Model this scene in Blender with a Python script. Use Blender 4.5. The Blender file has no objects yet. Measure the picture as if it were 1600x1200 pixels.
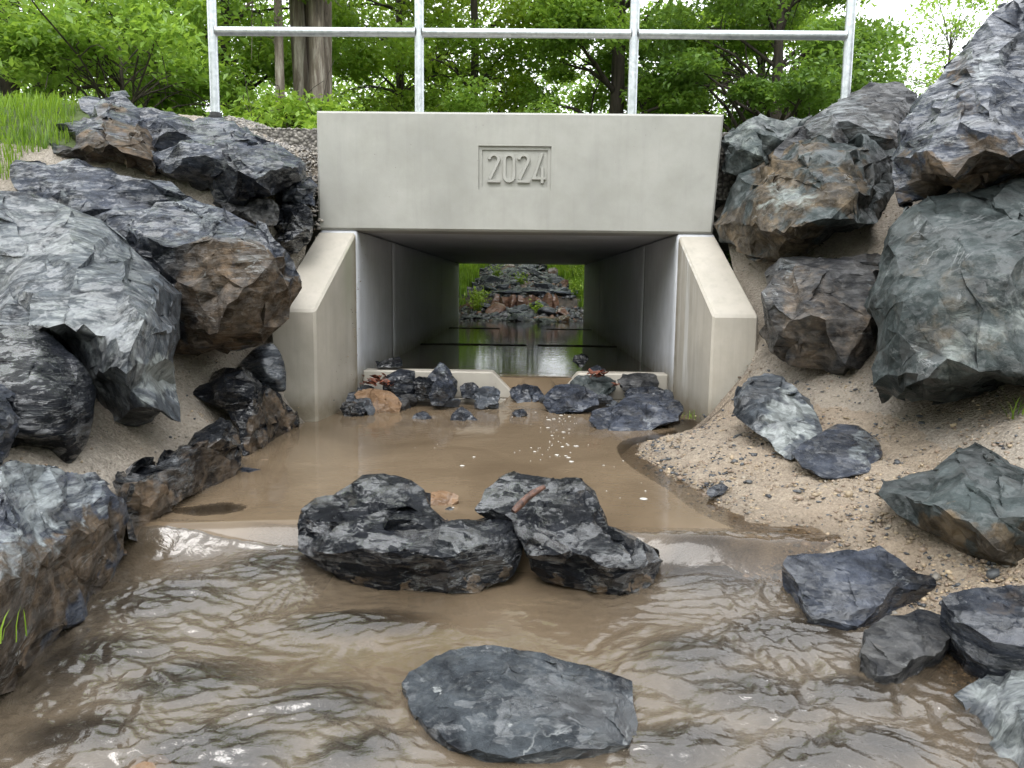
import bpy, bmesh, math, random
from itertools import product
import numpy as np
from mathutils import Vector, Matrix
from mathutils.geometry import delaunay_2d_cdt
R = math.radians
scene = bpy.context.scene
COL = scene.collection

# ------------------------------------------------------------------ camera
F = 1202.0; CH = 0.57; PIT = R(7.35); YAW = R(.86); ROL = R(.7)
CM = Matrix.Rotation(YAW, 3, 'Z') @ Matrix.Rotation(math.pi/2-PIT, 3, 'X') @ Matrix.Rotation(ROL, 3, 'Z')
cam_d = bpy.data.cameras.new('camera'); cam = bpy.data.objects.new('camera', cam_d); COL.objects.link(cam)
cam.matrix_world = Matrix.Translation((0, 0, CH)) @ CM.to_4x4()
cam_d.sensor_width = 36; cam_d.lens = F/1600*36; cam_d.clip_end = 600; cam_d.clip_start = .02
scene.camera = cam
# ------------------------------------------------------------------ world, sun, exposure (overcast)
SUN_EL = R(58); SUN_AZ = R(200)      # azimuth of the brighter part of the overcast sky, clockwise from +Y
w = bpy.data.worlds.new('World'); scene.world = w; w.use_nodes = True
wn = w.node_tree; wn.nodes.clear()
sky = wn.nodes.new('ShaderNodeTexSky'); sky.sky_type = 'NISHITA'; sky.sun_disc = False
sky.sun_elevation = SUN_EL; sky.sun_rotation = SUN_AZ; sky.air_density = 1; sky.dust_density = 6; sky.ozone_density = 1
hs = wn.nodes.new('ShaderNodeHueSaturation'); hs.inputs['Saturation'].default_value = .16
cl = wn.nodes.new('ShaderNodeMix'); cl.data_type = 'RGBA'; cl.blend_type = 'MIX'; cl.inputs[0].default_value = .55
cl.inputs[7].default_value = (17, 17.6, 18.4, 1)     # even cloud layer in front of the sky
bg = wn.nodes.new('ShaderNodeBackground'); bg.inputs[1].default_value = .15
wo = wn.nodes.new('ShaderNodeOutputWorld')
wn.links.new(sky.outputs[0], hs.inputs['Color']); wn.links.new(hs.outputs[0], cl.inputs[6])
wn.links.new(cl.outputs[2], bg.inputs[0]); wn.links.new(bg.outputs[0], wo.inputs[0])
sd = bpy.data.lights.new('sun', 'SUN'); sd.energy = .6; sd.angle = R(25); sd.color = (1, .97, .93)
so = bpy.data.objects.new('sun', sd); COL.objects.link(so)
sdir = Vector((math.sin(SUN_AZ)*math.cos(SUN_EL), math.cos(SUN_AZ)*math.cos(SUN_EL), math.sin(SUN_EL)))
so.rotation_euler = sdir.to_track_quat('Z', 'Y').to_euler()
scene.view_settings.view_transform = 'Standard'; scene.view_settings.look = 'None'
scene.view_settings.exposure = 0.6; scene.view_settings.gamma = 1
scene.render.engine = 'CYCLES'
scene.cycles.max_bounces = 8; scene.cycles.transparent_max_bounces = 12
scene.cycles.use_denoising = True

# ------------------------------------------------------------------ maths helpers
CMn = np.array(CM); C0 = np.array([0, 0, CH])
def ray(x, y): return CMn @ np.array([(x-800)/F, (600-y)/F, -1.])
def P(x, y, D):                       # point seen at photo pixel (x,y) at distance D along +Y
    d = ray(x, y); return C0 + d*(D/d[1])
def Pz(x, y, z):
    d = ray(x, y); return C0 + d*((z-CH)/d[2])
_rs = np.random.RandomState(7)
_perm = _rs.permutation(512).astype(np.int64); _perm = np.concatenate([_perm, _perm, _perm])
_g = _rs.normal(size=(512, 3)); _g /= np.linalg.norm(_g, axis=1)[:, None]
def pnoise(p):
    p = np.asarray(p, float); i = np.floor(p).astype(np.int64); f = p-i; u = f*f*f*(f*(f*6-15)+10)
    res = 0
    for dx in (0, 1):
        for dy in (0, 1):
            for dz in (0, 1):
                h = _perm[(_perm[(_perm[(i[:, 0]+dx) & 511]+i[:, 1]+dy) & 511]+i[:, 2]+dz) & 511]
                g = _g[h]; d = f-np.array([dx, dy, dz])
                wgt = (u[:, 0] if dx else 1-u[:, 0])*(u[:, 1] if dy else 1-u[:, 1])*(u[:, 2] if dz else 1-u[:, 2])
                res = res+wgt*(g*d).sum(1)
    return res
def fbm(p, o=4, lac=2.03, gain=.5):
    a = 1; s = 0; p = np.asarray(p, float)
    for k in range(o):
        s = s+a*pnoise(p+k*17.3); p = p*lac; a *= gain
    return s
def facets(p, size, seed, amp):
    """stepped planar chips: offset along the normal, broken at cell borders"""
    rs = np.random.RandomState(seed)
    q = p/size+.25*np.stack([pnoise(p/size*1.7+9), pnoise(p/size*1.7+31), pnoise(p/size*1.7+77)], 1)
    base = np.floor(q).astype(np.int64); best = np.full(len(p), 1e9); out = np.zeros(len(p))
    for dx in (-1, 0, 1):
        for dy in (-1, 0, 1):
            for dz in (-1, 0, 1):
                c = base+np.array([dx, dy, dz])
                h = _perm[(_perm[(_perm[(c[:, 0]+seed) & 511]+c[:, 1]) & 511]+c[:, 2]) & 511]
                s = c+.5+_g[h]*.45; d = q-s; dd = (d*d).sum(1)
                h2 = _perm[h+101]
                val = (d*_g[h2]).sum(1)*1.0+_g[h2, 0]*.35
                m = dd < best; best[m] = dd[m]; out[m] = val[m]
    return out*amp

def newmesh(name, V, Fc, mat, parent=None, smooth=True, sharp=None, attr=None, uvs=None):
    me = bpy.data.meshes.new(name); V = np.asarray(V, float)
    if isinstance(Fc, np.ndarray) and Fc.ndim == 2:
        n, k = Fc.shape
        me.vertices.add(len(V)); me.vertices.foreach_set('co', V.ravel())
        me.loops.add(n*k); me.loops.foreach_set('vertex_index', Fc.ravel().astype(np.int32))
        me.polygons.add(n); me.polygons.foreach_set('loop_start', np.arange(0, n*k, k, dtype=np.int32))
        me.update(calc_edges=True)
    else:
        me.from_pydata([tuple(v) for v in V], [], [tuple(f) for f in Fc]); me.update()
    me.validate()
    if smooth: me.polygons.foreach_set('use_smooth', np.ones(len(me.polygons), bool))
    if sharp: me.set_sharp_from_angle(angle=R(sharp))
    if attr:
        for an, A in attr.items():
            A = np.asarray(A, np.float32)
            if A.ndim == 1:
                a = me.attributes.new(an, 'FLOAT', 'POINT'); a.data.foreach_set('value', A)
            else:
                a = me.attributes.new(an, 'FLOAT_COLOR', 'POINT')
                if A.shape[1] == 3: A = np.concatenate([A, np.ones((len(A), 1), np.float32)], 1)
                a.data.foreach_set('color', A.ravel())
    if mat: me.materials.append(mat)
    o = bpy.data.objects.new(name, me); COL.objects.link(o)
    if parent: o.parent = parent
    return o
def recenter(o, c):
    c = Vector(c); o.data.transform(Matrix.Translation(-c)); o.location = c; return o
def tag(o, label=None, cat=None, group=None, kind=None):
    if label: o['label'] = label
    if cat: o['category'] = cat
    if group: o['group'] = group
    if kind: o['kind'] = kind
    return o
def empty(name, loc, label, cat, group=None):
    o = bpy.data.objects.new(name, None); COL.objects.link(o); o.location = loc; o.empty_display_size = .1
    bpy.context.view_layer.update() if False else None
    return tag(o, label, cat, group)
def child(o, par):
    o.parent = par; o.matrix_parent_inverse = Matrix.Translation(-Vector(par.location)); return o

# ------------------------------------------------------------------ material helpers
class NT:
    def __init__(s, name):
        s.m = bpy.data.materials.new(name); s.m.use_nodes = True; s.t = s.m.node_tree; s.t.nodes.clear()
        s.out = s.n('ShaderNodeOutputMaterial')
    def n(s, ty, **kw):
        nd = s.t.nodes.new(ty)
        for k, v in kw.items(): setattr(nd, k, v)
        return nd
    def l(s, a, b): s.t.links.new(a, b)
    def put(s, nd, key, v):
        if hasattr(v, 'is_linked') or isinstance(v, bpy.types.NodeSocket): s.l(v, nd.inputs[key])
        else: nd.inputs[key].default_value = v
    def coord(s, kind='Object', scale=(1, 1, 1), rot=(0, 0, 0), rnd=False):
        tc = s.n('ShaderNodeTexCoord'); mp = s.n('ShaderNodeMapping')
        mp.inputs['Scale'].default_value = scale; mp.inputs['Rotation'].default_value = rot
        if rnd:
            oi = s.n('ShaderNodeObjectInfo'); ad = s.n('ShaderNodeVectorMath', operation='ADD')
            mu = s.math('MULTIPLY', oi.outputs['Random'], 37.)
            s.l(tc.outputs[kind], ad.inputs[0]); s.l(mu, ad.inputs[1]); s.l(ad.outputs[0], mp.inputs[0])
        else: s.l(tc.outputs[kind], mp.inputs[0])
        return mp.outputs[0]
    def noise(s, vec, scale, detail=6, rough=.55, dist=0):
        nd = s.n('ShaderNodeTexNoise'); s.l(vec, nd.inputs['Vector'])
        nd.inputs['Scale'].default_value = scale; nd.inputs['Detail'].default_value = detail
        nd.inputs['Roughness'].default_value = rough; nd.inputs['Distortion'].default_value = dist
        return nd.outputs[0]
    def vor(s, vec, scale, feature='F1', out='Distance', rnd=1):
        nd = s.n('ShaderNodeTexVoronoi', feature=feature); s.l(vec, nd.inputs['Vector'])
        nd.inputs['Scale'].default_value = scale; nd.inputs['Randomness'].default_value = rnd
        return nd.outputs[out]
    def ramp(s, f, stops):
        nd = s.n('ShaderNodeValToRGB'); s.l(f, nd.inputs[0]); cr = nd.color_ramp
        while len(cr.elements) < len(stops): cr.elements.new(.5)
        for e, (p, c) in zip(cr.elements, stops):
            e.position = p
            if not isinstance(c, tuple): c = (c, c, c)
            e.color = (*c[:3], 1)
        return nd.outputs[0]
    def mix(s, f, a, b, mode='MIX'):
        nd = s.n('ShaderNodeMix', data_type='RGBA', blend_type=mode)
        s.put(nd, 0, f)
        for k, v in ((6, a), (7, b)):
            if isinstance(v, tuple): nd.inputs[k].default_value = (*v[:3], 1)
            else: s.l(v, nd.inputs[k])
        return nd.outputs[2]
    def math(s, op, a, b=0., clamp=False):
        nd = s.n('ShaderNodeMath', operation=op, use_clamp=clamp); s.put(nd, 0, a); s.put(nd, 1, b); return nd.outputs[0]
    def attr(s, name, out='Fac'):
        nd = s.n('ShaderNodeAttribute', attribute_name=name); return nd.outputs[out]
    def sep(s, v):
        nd = s.n('ShaderNodeSeparateColor'); s.l(v, nd.inputs[0]); return nd.outputs
    def bump(s, h, strength, dist, normal=None):
        nd = s.n('ShaderNodeBump'); s.l(h, nd.inputs['Height']); nd.inputs['Strength'].default_value = strength
        nd.inputs['Distance'].default_value = dist
        if normal: s.l(normal, nd.inputs['Normal'])
        return nd.outputs[0]
    def bsdf(s, color, rough=.5, normal=None, **kw):
        b = s.n('ShaderNodeBsdfPrincipled')
        if isinstance(color, tuple): b.inputs['Base Color'].default_value = (*color[:3], 1)
        else: s.l(color, b.inputs['Base Color'])
        s.put(b, 'Roughness', rough)
        if normal: s.l(normal, b.inputs['Normal'])
        for k, v in kw.items(): s.put(b, k.replace('_', ' '), v)
        return b
    def done(s, sh): s.l(sh.outputs[0], s.out.inputs[0]); return s.m

def rock_mat(name, dark=(.009, .0105, .014), mid=(.042, .048, .062), light=(.30, .33, .34), brown=(.105, .080, .058),
             lightness=.0, brownness=.0, midpos=.5, fol=(1.2, 1.2, 5), rot=(.5, .6, .3), rough=(.12, .34), coat=1., bumpk=1., rnd=False, veins=.5, chip=1., chipk=1.):
    s = NT(name); v = s.coord('Object', rnd=rnd); vf = s.coord('Object', fol, rot, rnd=rnd)
    tint = s.sep(s.attr('tint', 'Color'))
    n1 = s.noise(vf, 5, 8, .65, .6); n2 = s.noise(v, 3.2, 6, .6); n3 = s.noise(v, 22, 8, .7, .4); n4 = s.noise(vf, 15, 9, .76, .8)
    c = s.mix(s.ramp(s.math('ADD', s.math('MULTIPLY', n1, .6), s.math('MULTIPLY', n3, .4)), [(midpos-.1, 0.), (midpos+.1, 1.)]), dark, mid)
    # brown weathered crust
    bm_ = s.math('ADD', s.math('MULTIPLY', tint[0], .62), brownness-.35)
    bfac = s.ramp(s.math('ADD', s.math('ADD', s.math('MULTIPLY', n2, .55), s.math('MULTIPLY', n3, .5)), bm_), [(.44, 0.), (.66, 1.)])
    bcol = s.mix(s.ramp(n3, [(.44, 0.), (.66, 1.)]), tuple(x*.35 for x in brown), brown)
    bcol = s.mix(s.ramp(s.noise(v, 9, 7, .7), [(.5, 0.), (.66, .8)]), bcol, (brown[0]*1.9, brown[1]*1.75, brown[2]*1.55))
    c = s.mix(bfac, c, bcol)
    # pale mineral skin; its mottling partly stands in for sky reflections
    lf = s.math('ADD', s.math('MULTIPLY', tint[1], .6), lightness-.42)
    lfac = s.ramp(s.math('ADD', s.math('ADD', s.math('MULTIPLY', n4, .7), s.math('MULTIPLY', n2, .45)), lf), [(.46, 0.), (.72, 1.)])
    lcol = s.mix(s.ramp(n4, [(.4, 0.), (.6, 1.)]), tuple(x*.45 for x in light), light)
    c = s.mix(lfac, c, lcol)
    # thin quartz veins
    vv = s.noise(vf, 2.6, 5, .6, 1.5)
    vein = s.ramp(vv, [(.488, 0.), (.499, 1.), (.503, 1.), (.513, 0.)])
    vm = s.ramp(s.noise(v, 4.1, 4, .6), [(.52, 0.), (.64, veins)])
    c = s.mix(s.math('MULTIPLY', vein, vm), c, (.42, .44, .44))
    # black wet zones; also paints shade into undersides and hollows
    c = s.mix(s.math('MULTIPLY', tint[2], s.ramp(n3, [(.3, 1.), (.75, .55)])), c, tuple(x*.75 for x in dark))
    # small fracture chips: each turns the face a little its own way
    wv = s.n('ShaderNodeVectorMath', operation='MULTIPLY_ADD'); nz_ = s.n('ShaderNodeTexNoise'); s.l(v, nz_.inputs['Vector']); nz_.inputs['Scale'].default_value = 11; nz_.inputs['Detail'].default_value = 5
    s.l(nz_.outputs['Color'], wv.inputs[0]); wv.inputs[1].default_value = (.16, .16, .16); s.l(vf, wv.inputs[2])
    geo = s.n('ShaderNodeNewGeometry'); nrm = geo.outputs['Normal']; cellv = []
    for sc_, am in ((7, .34), (20, .30), (52, .22)):
        cc = s.vor(wv.outputs[0], sc_*chip, 'F1', 'Color'); cellv.append(s.sep(cc)[0])
        sb = s.n('ShaderNodeVectorMath', operation='SUBTRACT'); s.l(cc, sb.inputs[0]); sb.inputs[1].default_value = (.5, .5, .5)
        ma = s.n('ShaderNodeVectorMath', operation='MULTIPLY_ADD'); s.l(sb.outputs[0], ma.inputs[0]); ma.inputs[1].default_value = (am*chipk,)*3; s.l(nrm, ma.inputs[2]); nrm = ma.outputs[0]
    nn_ = s.n('ShaderNodeVectorMath', operation='NORMALIZE'); s.l(nrm, nn_.inputs[0]); nrm = nn_.outputs[0]
    shard = s.math('ADD', s.math('MULTIPLY', cellv[0], .4), s.math('ADD', s.math('MULTIPLY', cellv[1], .35), s.math('MULTIPLY', cellv[2], .25)))
    # fine speckle
    sp = s.noise(v, 120, 4, .7)
    c = s.mix(s.ramp(sp, [(.62, 0.), (.74, .5)]), c, (.22, .23, .22))
    n5 = s.noise(v, 60, 5, .6, .5); h = s.math('ADD', s.math('MULTIPLY', n4, 1.), s.math('ADD', s.math('MULTIPLY', n3, .9), s.math('MULTIPLY', n5, .35)))
    h = s.math('ADD', h, s.math('MULTIPLY', bfac, s.math('MULTIPLY', s.noise(v, 45, 6, .8), .5)))
    nb = s.bump(h, .8, .0060*bumpk, nrm)
    rg = s.math('ADD', s.ramp(s.math('ADD', s.math('MULTIPLY', n2, .4), s.math('MULTIPLY', n4, .6)), [(.40, rough[0]), (.58, rough[1]+.12)]), s.math('MULTIPLY', s.math('MAXIMUM', bfac, s.math('MULTIPLY', lfac, .6)), .22))
    b = s.bsdf(c, rg, nb, Coat_Weight=s.math('MULTIPLY', s.math('MULTIPLY', s.math('SUBTRACT', 1., bfac), s.ramp(s.math('ADD', s.math('MULTIPLY', n4, .6), s.math('MULTIPLY', shard, .4)), [(.49, 0.), (.56, 1.)])), coat*.9), Coat_Roughness=.06)
    film = s.ramp(s.math('ADD', s.math('MULTIPLY', n4, .6), s.math('MULTIPLY', shard, .4)), [(.43, .12), (.50, .45), (.57, 1.)])   # broken water film
    s.l(s.math('MULTIPLY', film, .75), b.inputs['Specular IOR Level'])
    s.l(nb, b.inputs['Coat Normal'])
    return s.done(b)
M = {}
M['slate'] = rock_mat('rock_slate_wet')
M['bluegrey'] = rock_mat('rock_blue_grey', mid=(.066, .075, .098), midpos=.50, lightness=.05, rough=(.16, .34))
M['pale'] = rock_mat('rock_pale_skin', mid=(.085, .097, .11), midpos=.48, light=(.29, .315, .31), lightness=.17, fol=(1, 3.2, 1.6), rot=(.3, .2, .7), rough=(.2, .4))
M['black'] = rock_mat('rock_black_wet', dark=(.006, .007, .009), mid=(.016, .018, .023), midpos=.55, light=(.2, .21, .22), lightness=-.1, rough=(.04, .15), coat=1.5, chipk=1.15, veins=.25)
M['brownrock'] = rock_mat('rock_brown_crust', brown=(.14, .115, .092), brownness=.22, mid=(.085, .083, .08), lightness=.08, rough=(.35, .6), coat=.15)
M['green'] = rock_mat('rock_green_crust', dark=(.018, .022, .022), mid=(.07, .085, .085), light=(.31, .345, .32), brown=(.105, .085, .06), lightness=.16, brownness=.12, fol=(1, 1, 1.4), rough=(.35, .6), coat=.12, bumpk=1.2)
M['orange'] = rock_mat('rock_orange', dark=(.10, .05, .02), mid=(.23, .145, .085), light=(.38, .30, .22), brown=(.14, .075, .04), lightness=.1, midpos=.42, rough=(.3, .5), coat=.3)
M['small'] = rock_mat('stone_small', mid=(.085, .095, .11), lightness=.08, midpos=.48, rnd=True, fol=(1.5, 1.5, 6), bumpk=.5)
M['slab'] = rock_mat('rock_slab_white_flecks', mid=(.07, .08, .09), light=(.62, .64, .63), lightness=-.02, rough=(.14, .34))
M['rust'] = rock_mat('stone_rust', dark=(.05, .025, .015), mid=(.15, .082, .055), light=(.28, .27, .26), brown=(.12, .05, .025), lightness=.0, midpos=.45, rnd=True, bumpk=.5)

def concrete_mat(name, col, streak=0., wet=0., rough=.6):
    s = NT(name); v = s.coord('Object')
    n1 = s.noise(v, 2.2, 8, .6); n2 = s.noise(v, 14, 8, .65); n3 = s.noise(v, 160, 3, .6)
    c = s.mix(s.ramp(n1, [(.3, 0.), (.72, 1.)]), tuple(x*.80 for x in col), tuple(min(1, x*1.12) for x in col))
    c = s.mix(s.ramp(n2, [(.42, 0.), (.75, .35)]), c, (col[0]*.72, col[1]*.72, col[2]*.66))
    vs = s.coord('Object', (14, 14, .8)); st = s.noise(vs, 1.6, 6, .7)
    c = s.mix(s.ramp(st, [(.5, 0.), (.8, .35+wet)]), c, tuple(x*.62 for x in col))
    if streak:
        vs2 = s.coord('Object', (46, 24, 1.1)); s2 = s.noise(vs2, 1., 5, .7)
        at = s.attr('lime')
        f = s.math('MULTIPLY', s.ramp(s2, [(.50, 0.), (.60, 1.)]), at)
        c = s.mix(s.math('MULTIPLY', f, streak), c, (.62, .61, .58))
        al = s.attr('algae'); c = s.mix(s.math('MULTIPLY', al, .45), c, (.13, .17, .06))
        db = s.attr('damp'); c = s.mix(s.math('MULTIPLY', db, s.ramp(n2, [(.3, .5), (.6, .95)])), c, (col[0]*.34, col[1]*.29, col[2]*.2))
    pits = s.vor(s.coord('Object', (1, 1, 1)), 34, 'F1'); pn = s.noise(v, 9, 3)
    pm = s.math('MULTIPLY', s.ramp(pits, [(.04, 1.), (.09, 0.)]), s.ramp(pn, [(.56, 0.), (.64, .6)]))
    c = s.mix(pm, c, tuple(x*.28 for x in col))
    h = s.math('SUBTRACT', s.math('ADD', s.math('MULTIPLY', n2, .5), s.math('MULTIPLY', n3, .25)), s.math('MULTIPLY', pm, 1.2))
    nb = s.bump(h, .35, .004)
    b = s.bsdf(c, s.ramp(n1, [(.3, rough-.12), (.7, rough+.1)]), nb)
    return s.done(b)
M['concrete'] = concrete_mat('concrete_beam', (.375, .37, .34), rough=.5)
M['concrete_wing'] = concrete_mat('concrete_wing', (.46, .425, .365), streak=.9, wet=.15, rough=.5)
M['concrete_in'] = concrete_mat('concrete_tunnel', (.62, .635, .67), streak=.4, wet=.2, rough=.55)

def mortar_mat(name, c1, c2, wetc):
    s = NT(name); v = s.coord('Object')
    n1 = s.noise(v, 3, 8, .6); n2 = s.noise(v, 38, 6, .75); n3 = s.noise(v, 130, 4, .75); vr = s.vor(v, 95, 'F1')
    c = s.mix(s.ramp(n2, [(.35, 0.), (.65, 1.)]), c1, c2)
    c = s.mix(s.ramp(n3, [(.5, 0.), (.68, .8)]), c, tuple(min(1, x*1.35) for x in c2))
    c = s.mix(s.ramp(n3, [(.32, .7), (.45, 0.)]), c, tuple(x*.4 for x in c1))
    c = s.mix(s.ramp(n1, [(.4, 0.), (.66, .7)]), c, wetc)
    gz = s.attr('wet'); c = s.mix(s.math('MULTIPLY', gz, .75), c, tuple(x*.42 for x in wetc))
    h = s.math('ADD', s.math('MULTIPLY', n2, 1.), s.math('ADD', s.math('MULTIPLY', n3, .5), s.math('MULTIPLY', vr, -.5)))
    nb = s.bump(h, 1., .014)
    return s.done(s.bsdf(c, s.ramp(gz, [(0., .72), (1., .3)]), nb))
M['mortar'] = mortar_mat('mortar_bank', (.25, .215, .175), (.42, .37, .31), (.34, .29, .225))
M['sand'] = mortar_mat('sand_beach', (.25, .20, .15), (.41, .34, .26), (.33, .255, .18))
s = NT('stream_bed'); v = s.coord(); n1 = s.noise(v, 6, 8, .7)
M['bed'] = s.done(s.bsdf(s.ramp(n1, [(.38, (.035, .033, .03)), (.52, (.10, .075, .05)), (.66, (.26, .155, .08))]), .6, s.bump(n1, .6, .02)))
s = NT('rubble_bed'); v = s.coord(); n1 = s.noise(v, 9, 8, .7)
M['rubble'] = s.done(s.bsdf(s.ramp(n1, [(.35, (.02, .019, .018)), (.6, (.07, .055, .042)), (.75, (.13, .09, .06))]), .5, s.bump(n1, .8, .03)))
s = NT('soil'); v = s.coord(); n1 = s.noise(v, 3, 8, .7)
M['soil'] = s.done(s.bsdf(s.ramp(n1, [(.3, (.035, .05, .015)), (.6, (.07, .10, .025)), (.8, (.10, .085, .05))]), .9, s.bump(n1, .8, .05)))
s = NT('gravel_path'); v = s.coord(); vr = s.vor(v, 60, 'F1', 'Color'); vd = s.vor(v, 60, 'F1')
M['gravel'] = s.done(s.bsdf(s.mix(s.ramp(vd, [(.3, 0.), (.7, .8)]), s.ramp(s.sep(vr)[0], [(0., (.16, .15, .13)), (1., (.40, .37, .33))]), (.05, .045, .04)), .8, s.bump(vd, 1., -.012)))
s = NT('galvanised_steel'); v = s.coord(); n1 = s.noise(v, 30, 6, .6); n2 = s.vor(v, 70, 'F1', 'Color')
M['steel'] = s.done(s.bsdf(s.mix(.5, s.ramp(n1, [(.35, (.42, .45, .47)), (.65, (.66, .69, .71))]), s.ramp(s.sep(n2)[0], [(0., (.45, .48, .50)), (1., (.68, .70, .72))])), s.ramp(n1, [(.3, .32), (.7, .5)]), s.bump(n1, .15, .002), Metallic=.75))
s = NT('black_rubber'); M['rubber'] = s.done(s.bsdf((.015, .015, .016), .5))
s = NT('wood_stick'); v = s.coord('Object', (2, 2, 2)); n1 = s.noise(v, 40, 6, .7)
M['wood'] = s.done(s.bsdf(s.ramp(n1, [(.35, (.03, .014, .010)), (.65, (.16, .075, .048))]), .45, s.bump(n1, .8, .004)))
s = NT('tree_bark'); v = s.coord('Object', (7, 7, .7)); n1 = s.noise(v, 1.6, 8, .7, .5); n2 = s.noise(v, 6, 5, .7)
M['bark'] = s.done(s.bsdf(s.mix(s.ramp(n2, [(.4, 0.), (.65, .6)]), s.ramp(n1, [(.36, (.06, .046, .036)), (.50, (.22, .175, .14)), (.62, (.48, .43, .37))]), (.10, .075, .06)), .75, s.bump(n1, 1., .05)))
s = NT('tree_bark_dark'); v = s.coord('Object', (7, 7, 1)); n1 = s.noise(v, 2, 8, .7, .5)
M['barkd'] = s.done(s.bsdf(s.ramp(n1, [(.36, (.02, .016, .012)), (.6, (.07, .055, .042))]), .8, s.bump(n1, 1., .03)))
def leaf_mat(name, a, b_, tr=.45):
    s = NT(name); t = s.attr('tone')
    c = s.mix(t, a, b_)
    d = s.bsdf(c, .42); tn = s.n('ShaderNodeBsdfTranslucent'); s.l(s.mix(.5, c, (b_[0]*1.5, b_[1]*1.35, b_[2]*.6)), tn.inputs[0])
    mx = s.n('ShaderNodeMixShader'); mx.inputs[0].default_value = tr; s.l(d.outputs[0], mx.inputs[1]); s.l(tn.outputs[0], mx.inputs[2])
    return s.done(mx)
M['leaf_fresh'] = leaf_mat('leaves_fresh', (.15, .27, .04), (.38, .56, .10))
M['leaf_mid'] = leaf_mat('leaves_mid', (.12, .22, .04), (.32, .50, .09))
M['leaf_yellow'] = leaf_mat('leaves_yellow', (.15, .25, .03), (.38, .52, .08))
M['leaf_dark'] = leaf_mat('leaves_dark', (.05, .11, .025), (.22, .37, .07))
M['grass'] = leaf_mat('grass_blades', (.08, .17, .02), (.27, .42, .05), .5)
# chips: colour per stone
s = NT('stone_chips'); ca = s.attr('col', 'Color'); v = s.coord(); n1 = s.noise(v, 140, 4, .6)
M['chips'] = s.done(s.bsdf(s.mix(s.ramp(n1, [(.4, 0.), (.7, .4)]), ca, (.1, .1, .1)), .42, s.bump(n1, .5, .003)))
s = NT('foam'); M['foam'] = s.done(s.bsdf((.52, .50, .46), .35))
# water: murky stream, opacity from the depth of water over the bed
s = NT('muddy_water'); v = s.coord()
murk = s.attr('murk'); rip = s.attr('riffle')
n1 = s.noise(v, 2.5, 6, .6, .8)
body = s.ramp(n1, [(.35, (.135, .098, .062)), (.65, (.195, .145, .094))])
dif = s.n('ShaderNodeBsdfDiffuse'); s.l(s.mix(s.math('MULTIPLY', rip, .6), body, (.145, .122, .094)), dif.inputs[0])
tr = s.n('ShaderNodeBsdfTransparent'); tr.inputs[0].default_value = (.82, .76, .68, 1)
m1 = s.n('ShaderNodeMixShader'); s.l(murk, m1.inputs[0]); s.l(tr.outputs[0], m1.inputs[1]); s.l(dif.outputs[0], m1.inputs[2])
vb = s.coord('Object', (1, 1.5, 1)); b1 = s.noise(vb, 9, 4, .5, .6); b2 = s.noise(vb, 30, 4, .55, 1.3)
h = s.math('ADD', s.math('MULTIPLY', b1, s.math('ADD', s.math('MULTIPLY', rip, .09), .035)), s.math('MULTIPLY', b2, s.math('ADD', s.math('MULTIPLY', rip, .13), .010)))
nb = s.bump(h, 1., .02)
gl = s.n('ShaderNodeBsdfGlossy'); gl.inputs['Roughness'].default_value = .04; s.l(nb, gl.inputs['Normal']); gl.inputs[0].default_value = (1, 1, 1, 1)
fr = s.n('ShaderNodeFresnel'); s.l(s.math('ADD', s.math('MULTIPLY', rip, .38), 1.36), fr.inputs[0]); s.l(nb, fr.inputs['Normal'])
m2 = s.n('ShaderNodeMixShader'); s.l(fr.outputs[0], m2.inputs[0]); s.l(m1.outputs[0], m2.inputs[1]); s.l(gl.outputs[0], m2.inputs[2])
M['water'] = s.done(m2)

# ------------------------------------------------------------------ generic geometry
def tube(path, rad, seg=10, cap=True):
    """tapered tube along a list of points; returns V, F"""
    path = [Vector(p) for p in path]; n = len(path); V = []; Fc = []
    up = Vector((.31, .17, .93)); prev = None
    for i, p in enumerate(path):
        t = (path[min(i+1, n-1)]-path[max(i-1, 0)]).normalized()
        a = (prev - t*prev.dot(t)) if prev else (up - t*up.dot(t) if abs(t.dot(up)) < .95 else Vector((1, 0, 0))-t*t.x)
        a.normalize(); b = t.cross(a); prev = a
        r = rad[i] if hasattr(rad, '__len__') else rad
        for k in range(seg):
            an = 2*math.pi*k/seg; V.append(p+(a*math.cos(an)+b*math.sin(an))*r)
    for i in range(n-1):
        for k in range(seg):
            k2 = (k+1) % seg; Fc.append((i*seg+k, i*seg+k2, (i+1)*seg+k2, (i+1)*seg+k))
    if cap: Fc.append(tuple(range(seg))[::-1]); Fc.append(tuple((n-1)*seg+k for k in range(seg)))
    return [tuple(v) for v in V], Fc
def merge(parts):
    V = []; Fc = []
    for v, f in parts:
        o = len(V); V += list(v); Fc += [tuple(i+o for i in ff) for ff in f]
    return V, Fc
def prism(pts, bevel=.008):
    """hexahedron/prism from bottom ring and top ring lists (world)"""
    bot, top = pts; n = len(bot); V = list(bot)+list(top)
    Fc = [tuple(range(n))[::-1], tuple(range(n, 2*n))]+[(i, (i+1) % n, (i+1) % n+n, i+n) for i in range(n)]
    return V, Fc
def bevobj(name, V, Fc, mat, bev=.008, seg=2, parent=None):
    me = bpy.data.meshes.new(name); bm = bmesh.new()
    vs = [bm.verts.new(v) for v in V]
    for f in Fc: bm.faces.new([vs[i] for i in f])
    bmesh.ops.recalc_face_normals(bm, faces=bm.faces)
    if bev: bmesh.ops.bevel(bm, geom=[e for e in bm.edges if e.calc_face_angle(0) > .4], offset=bev, segments=seg, affect='EDGES', clamp_overlap=True)
    bm.to_mesh(me); bm.free(); me.materials.append(mat)
    o = bpy.data.objects.new(name, me); COL.objects.link(o)
    if parent: child(o, parent)
    return o
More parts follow.
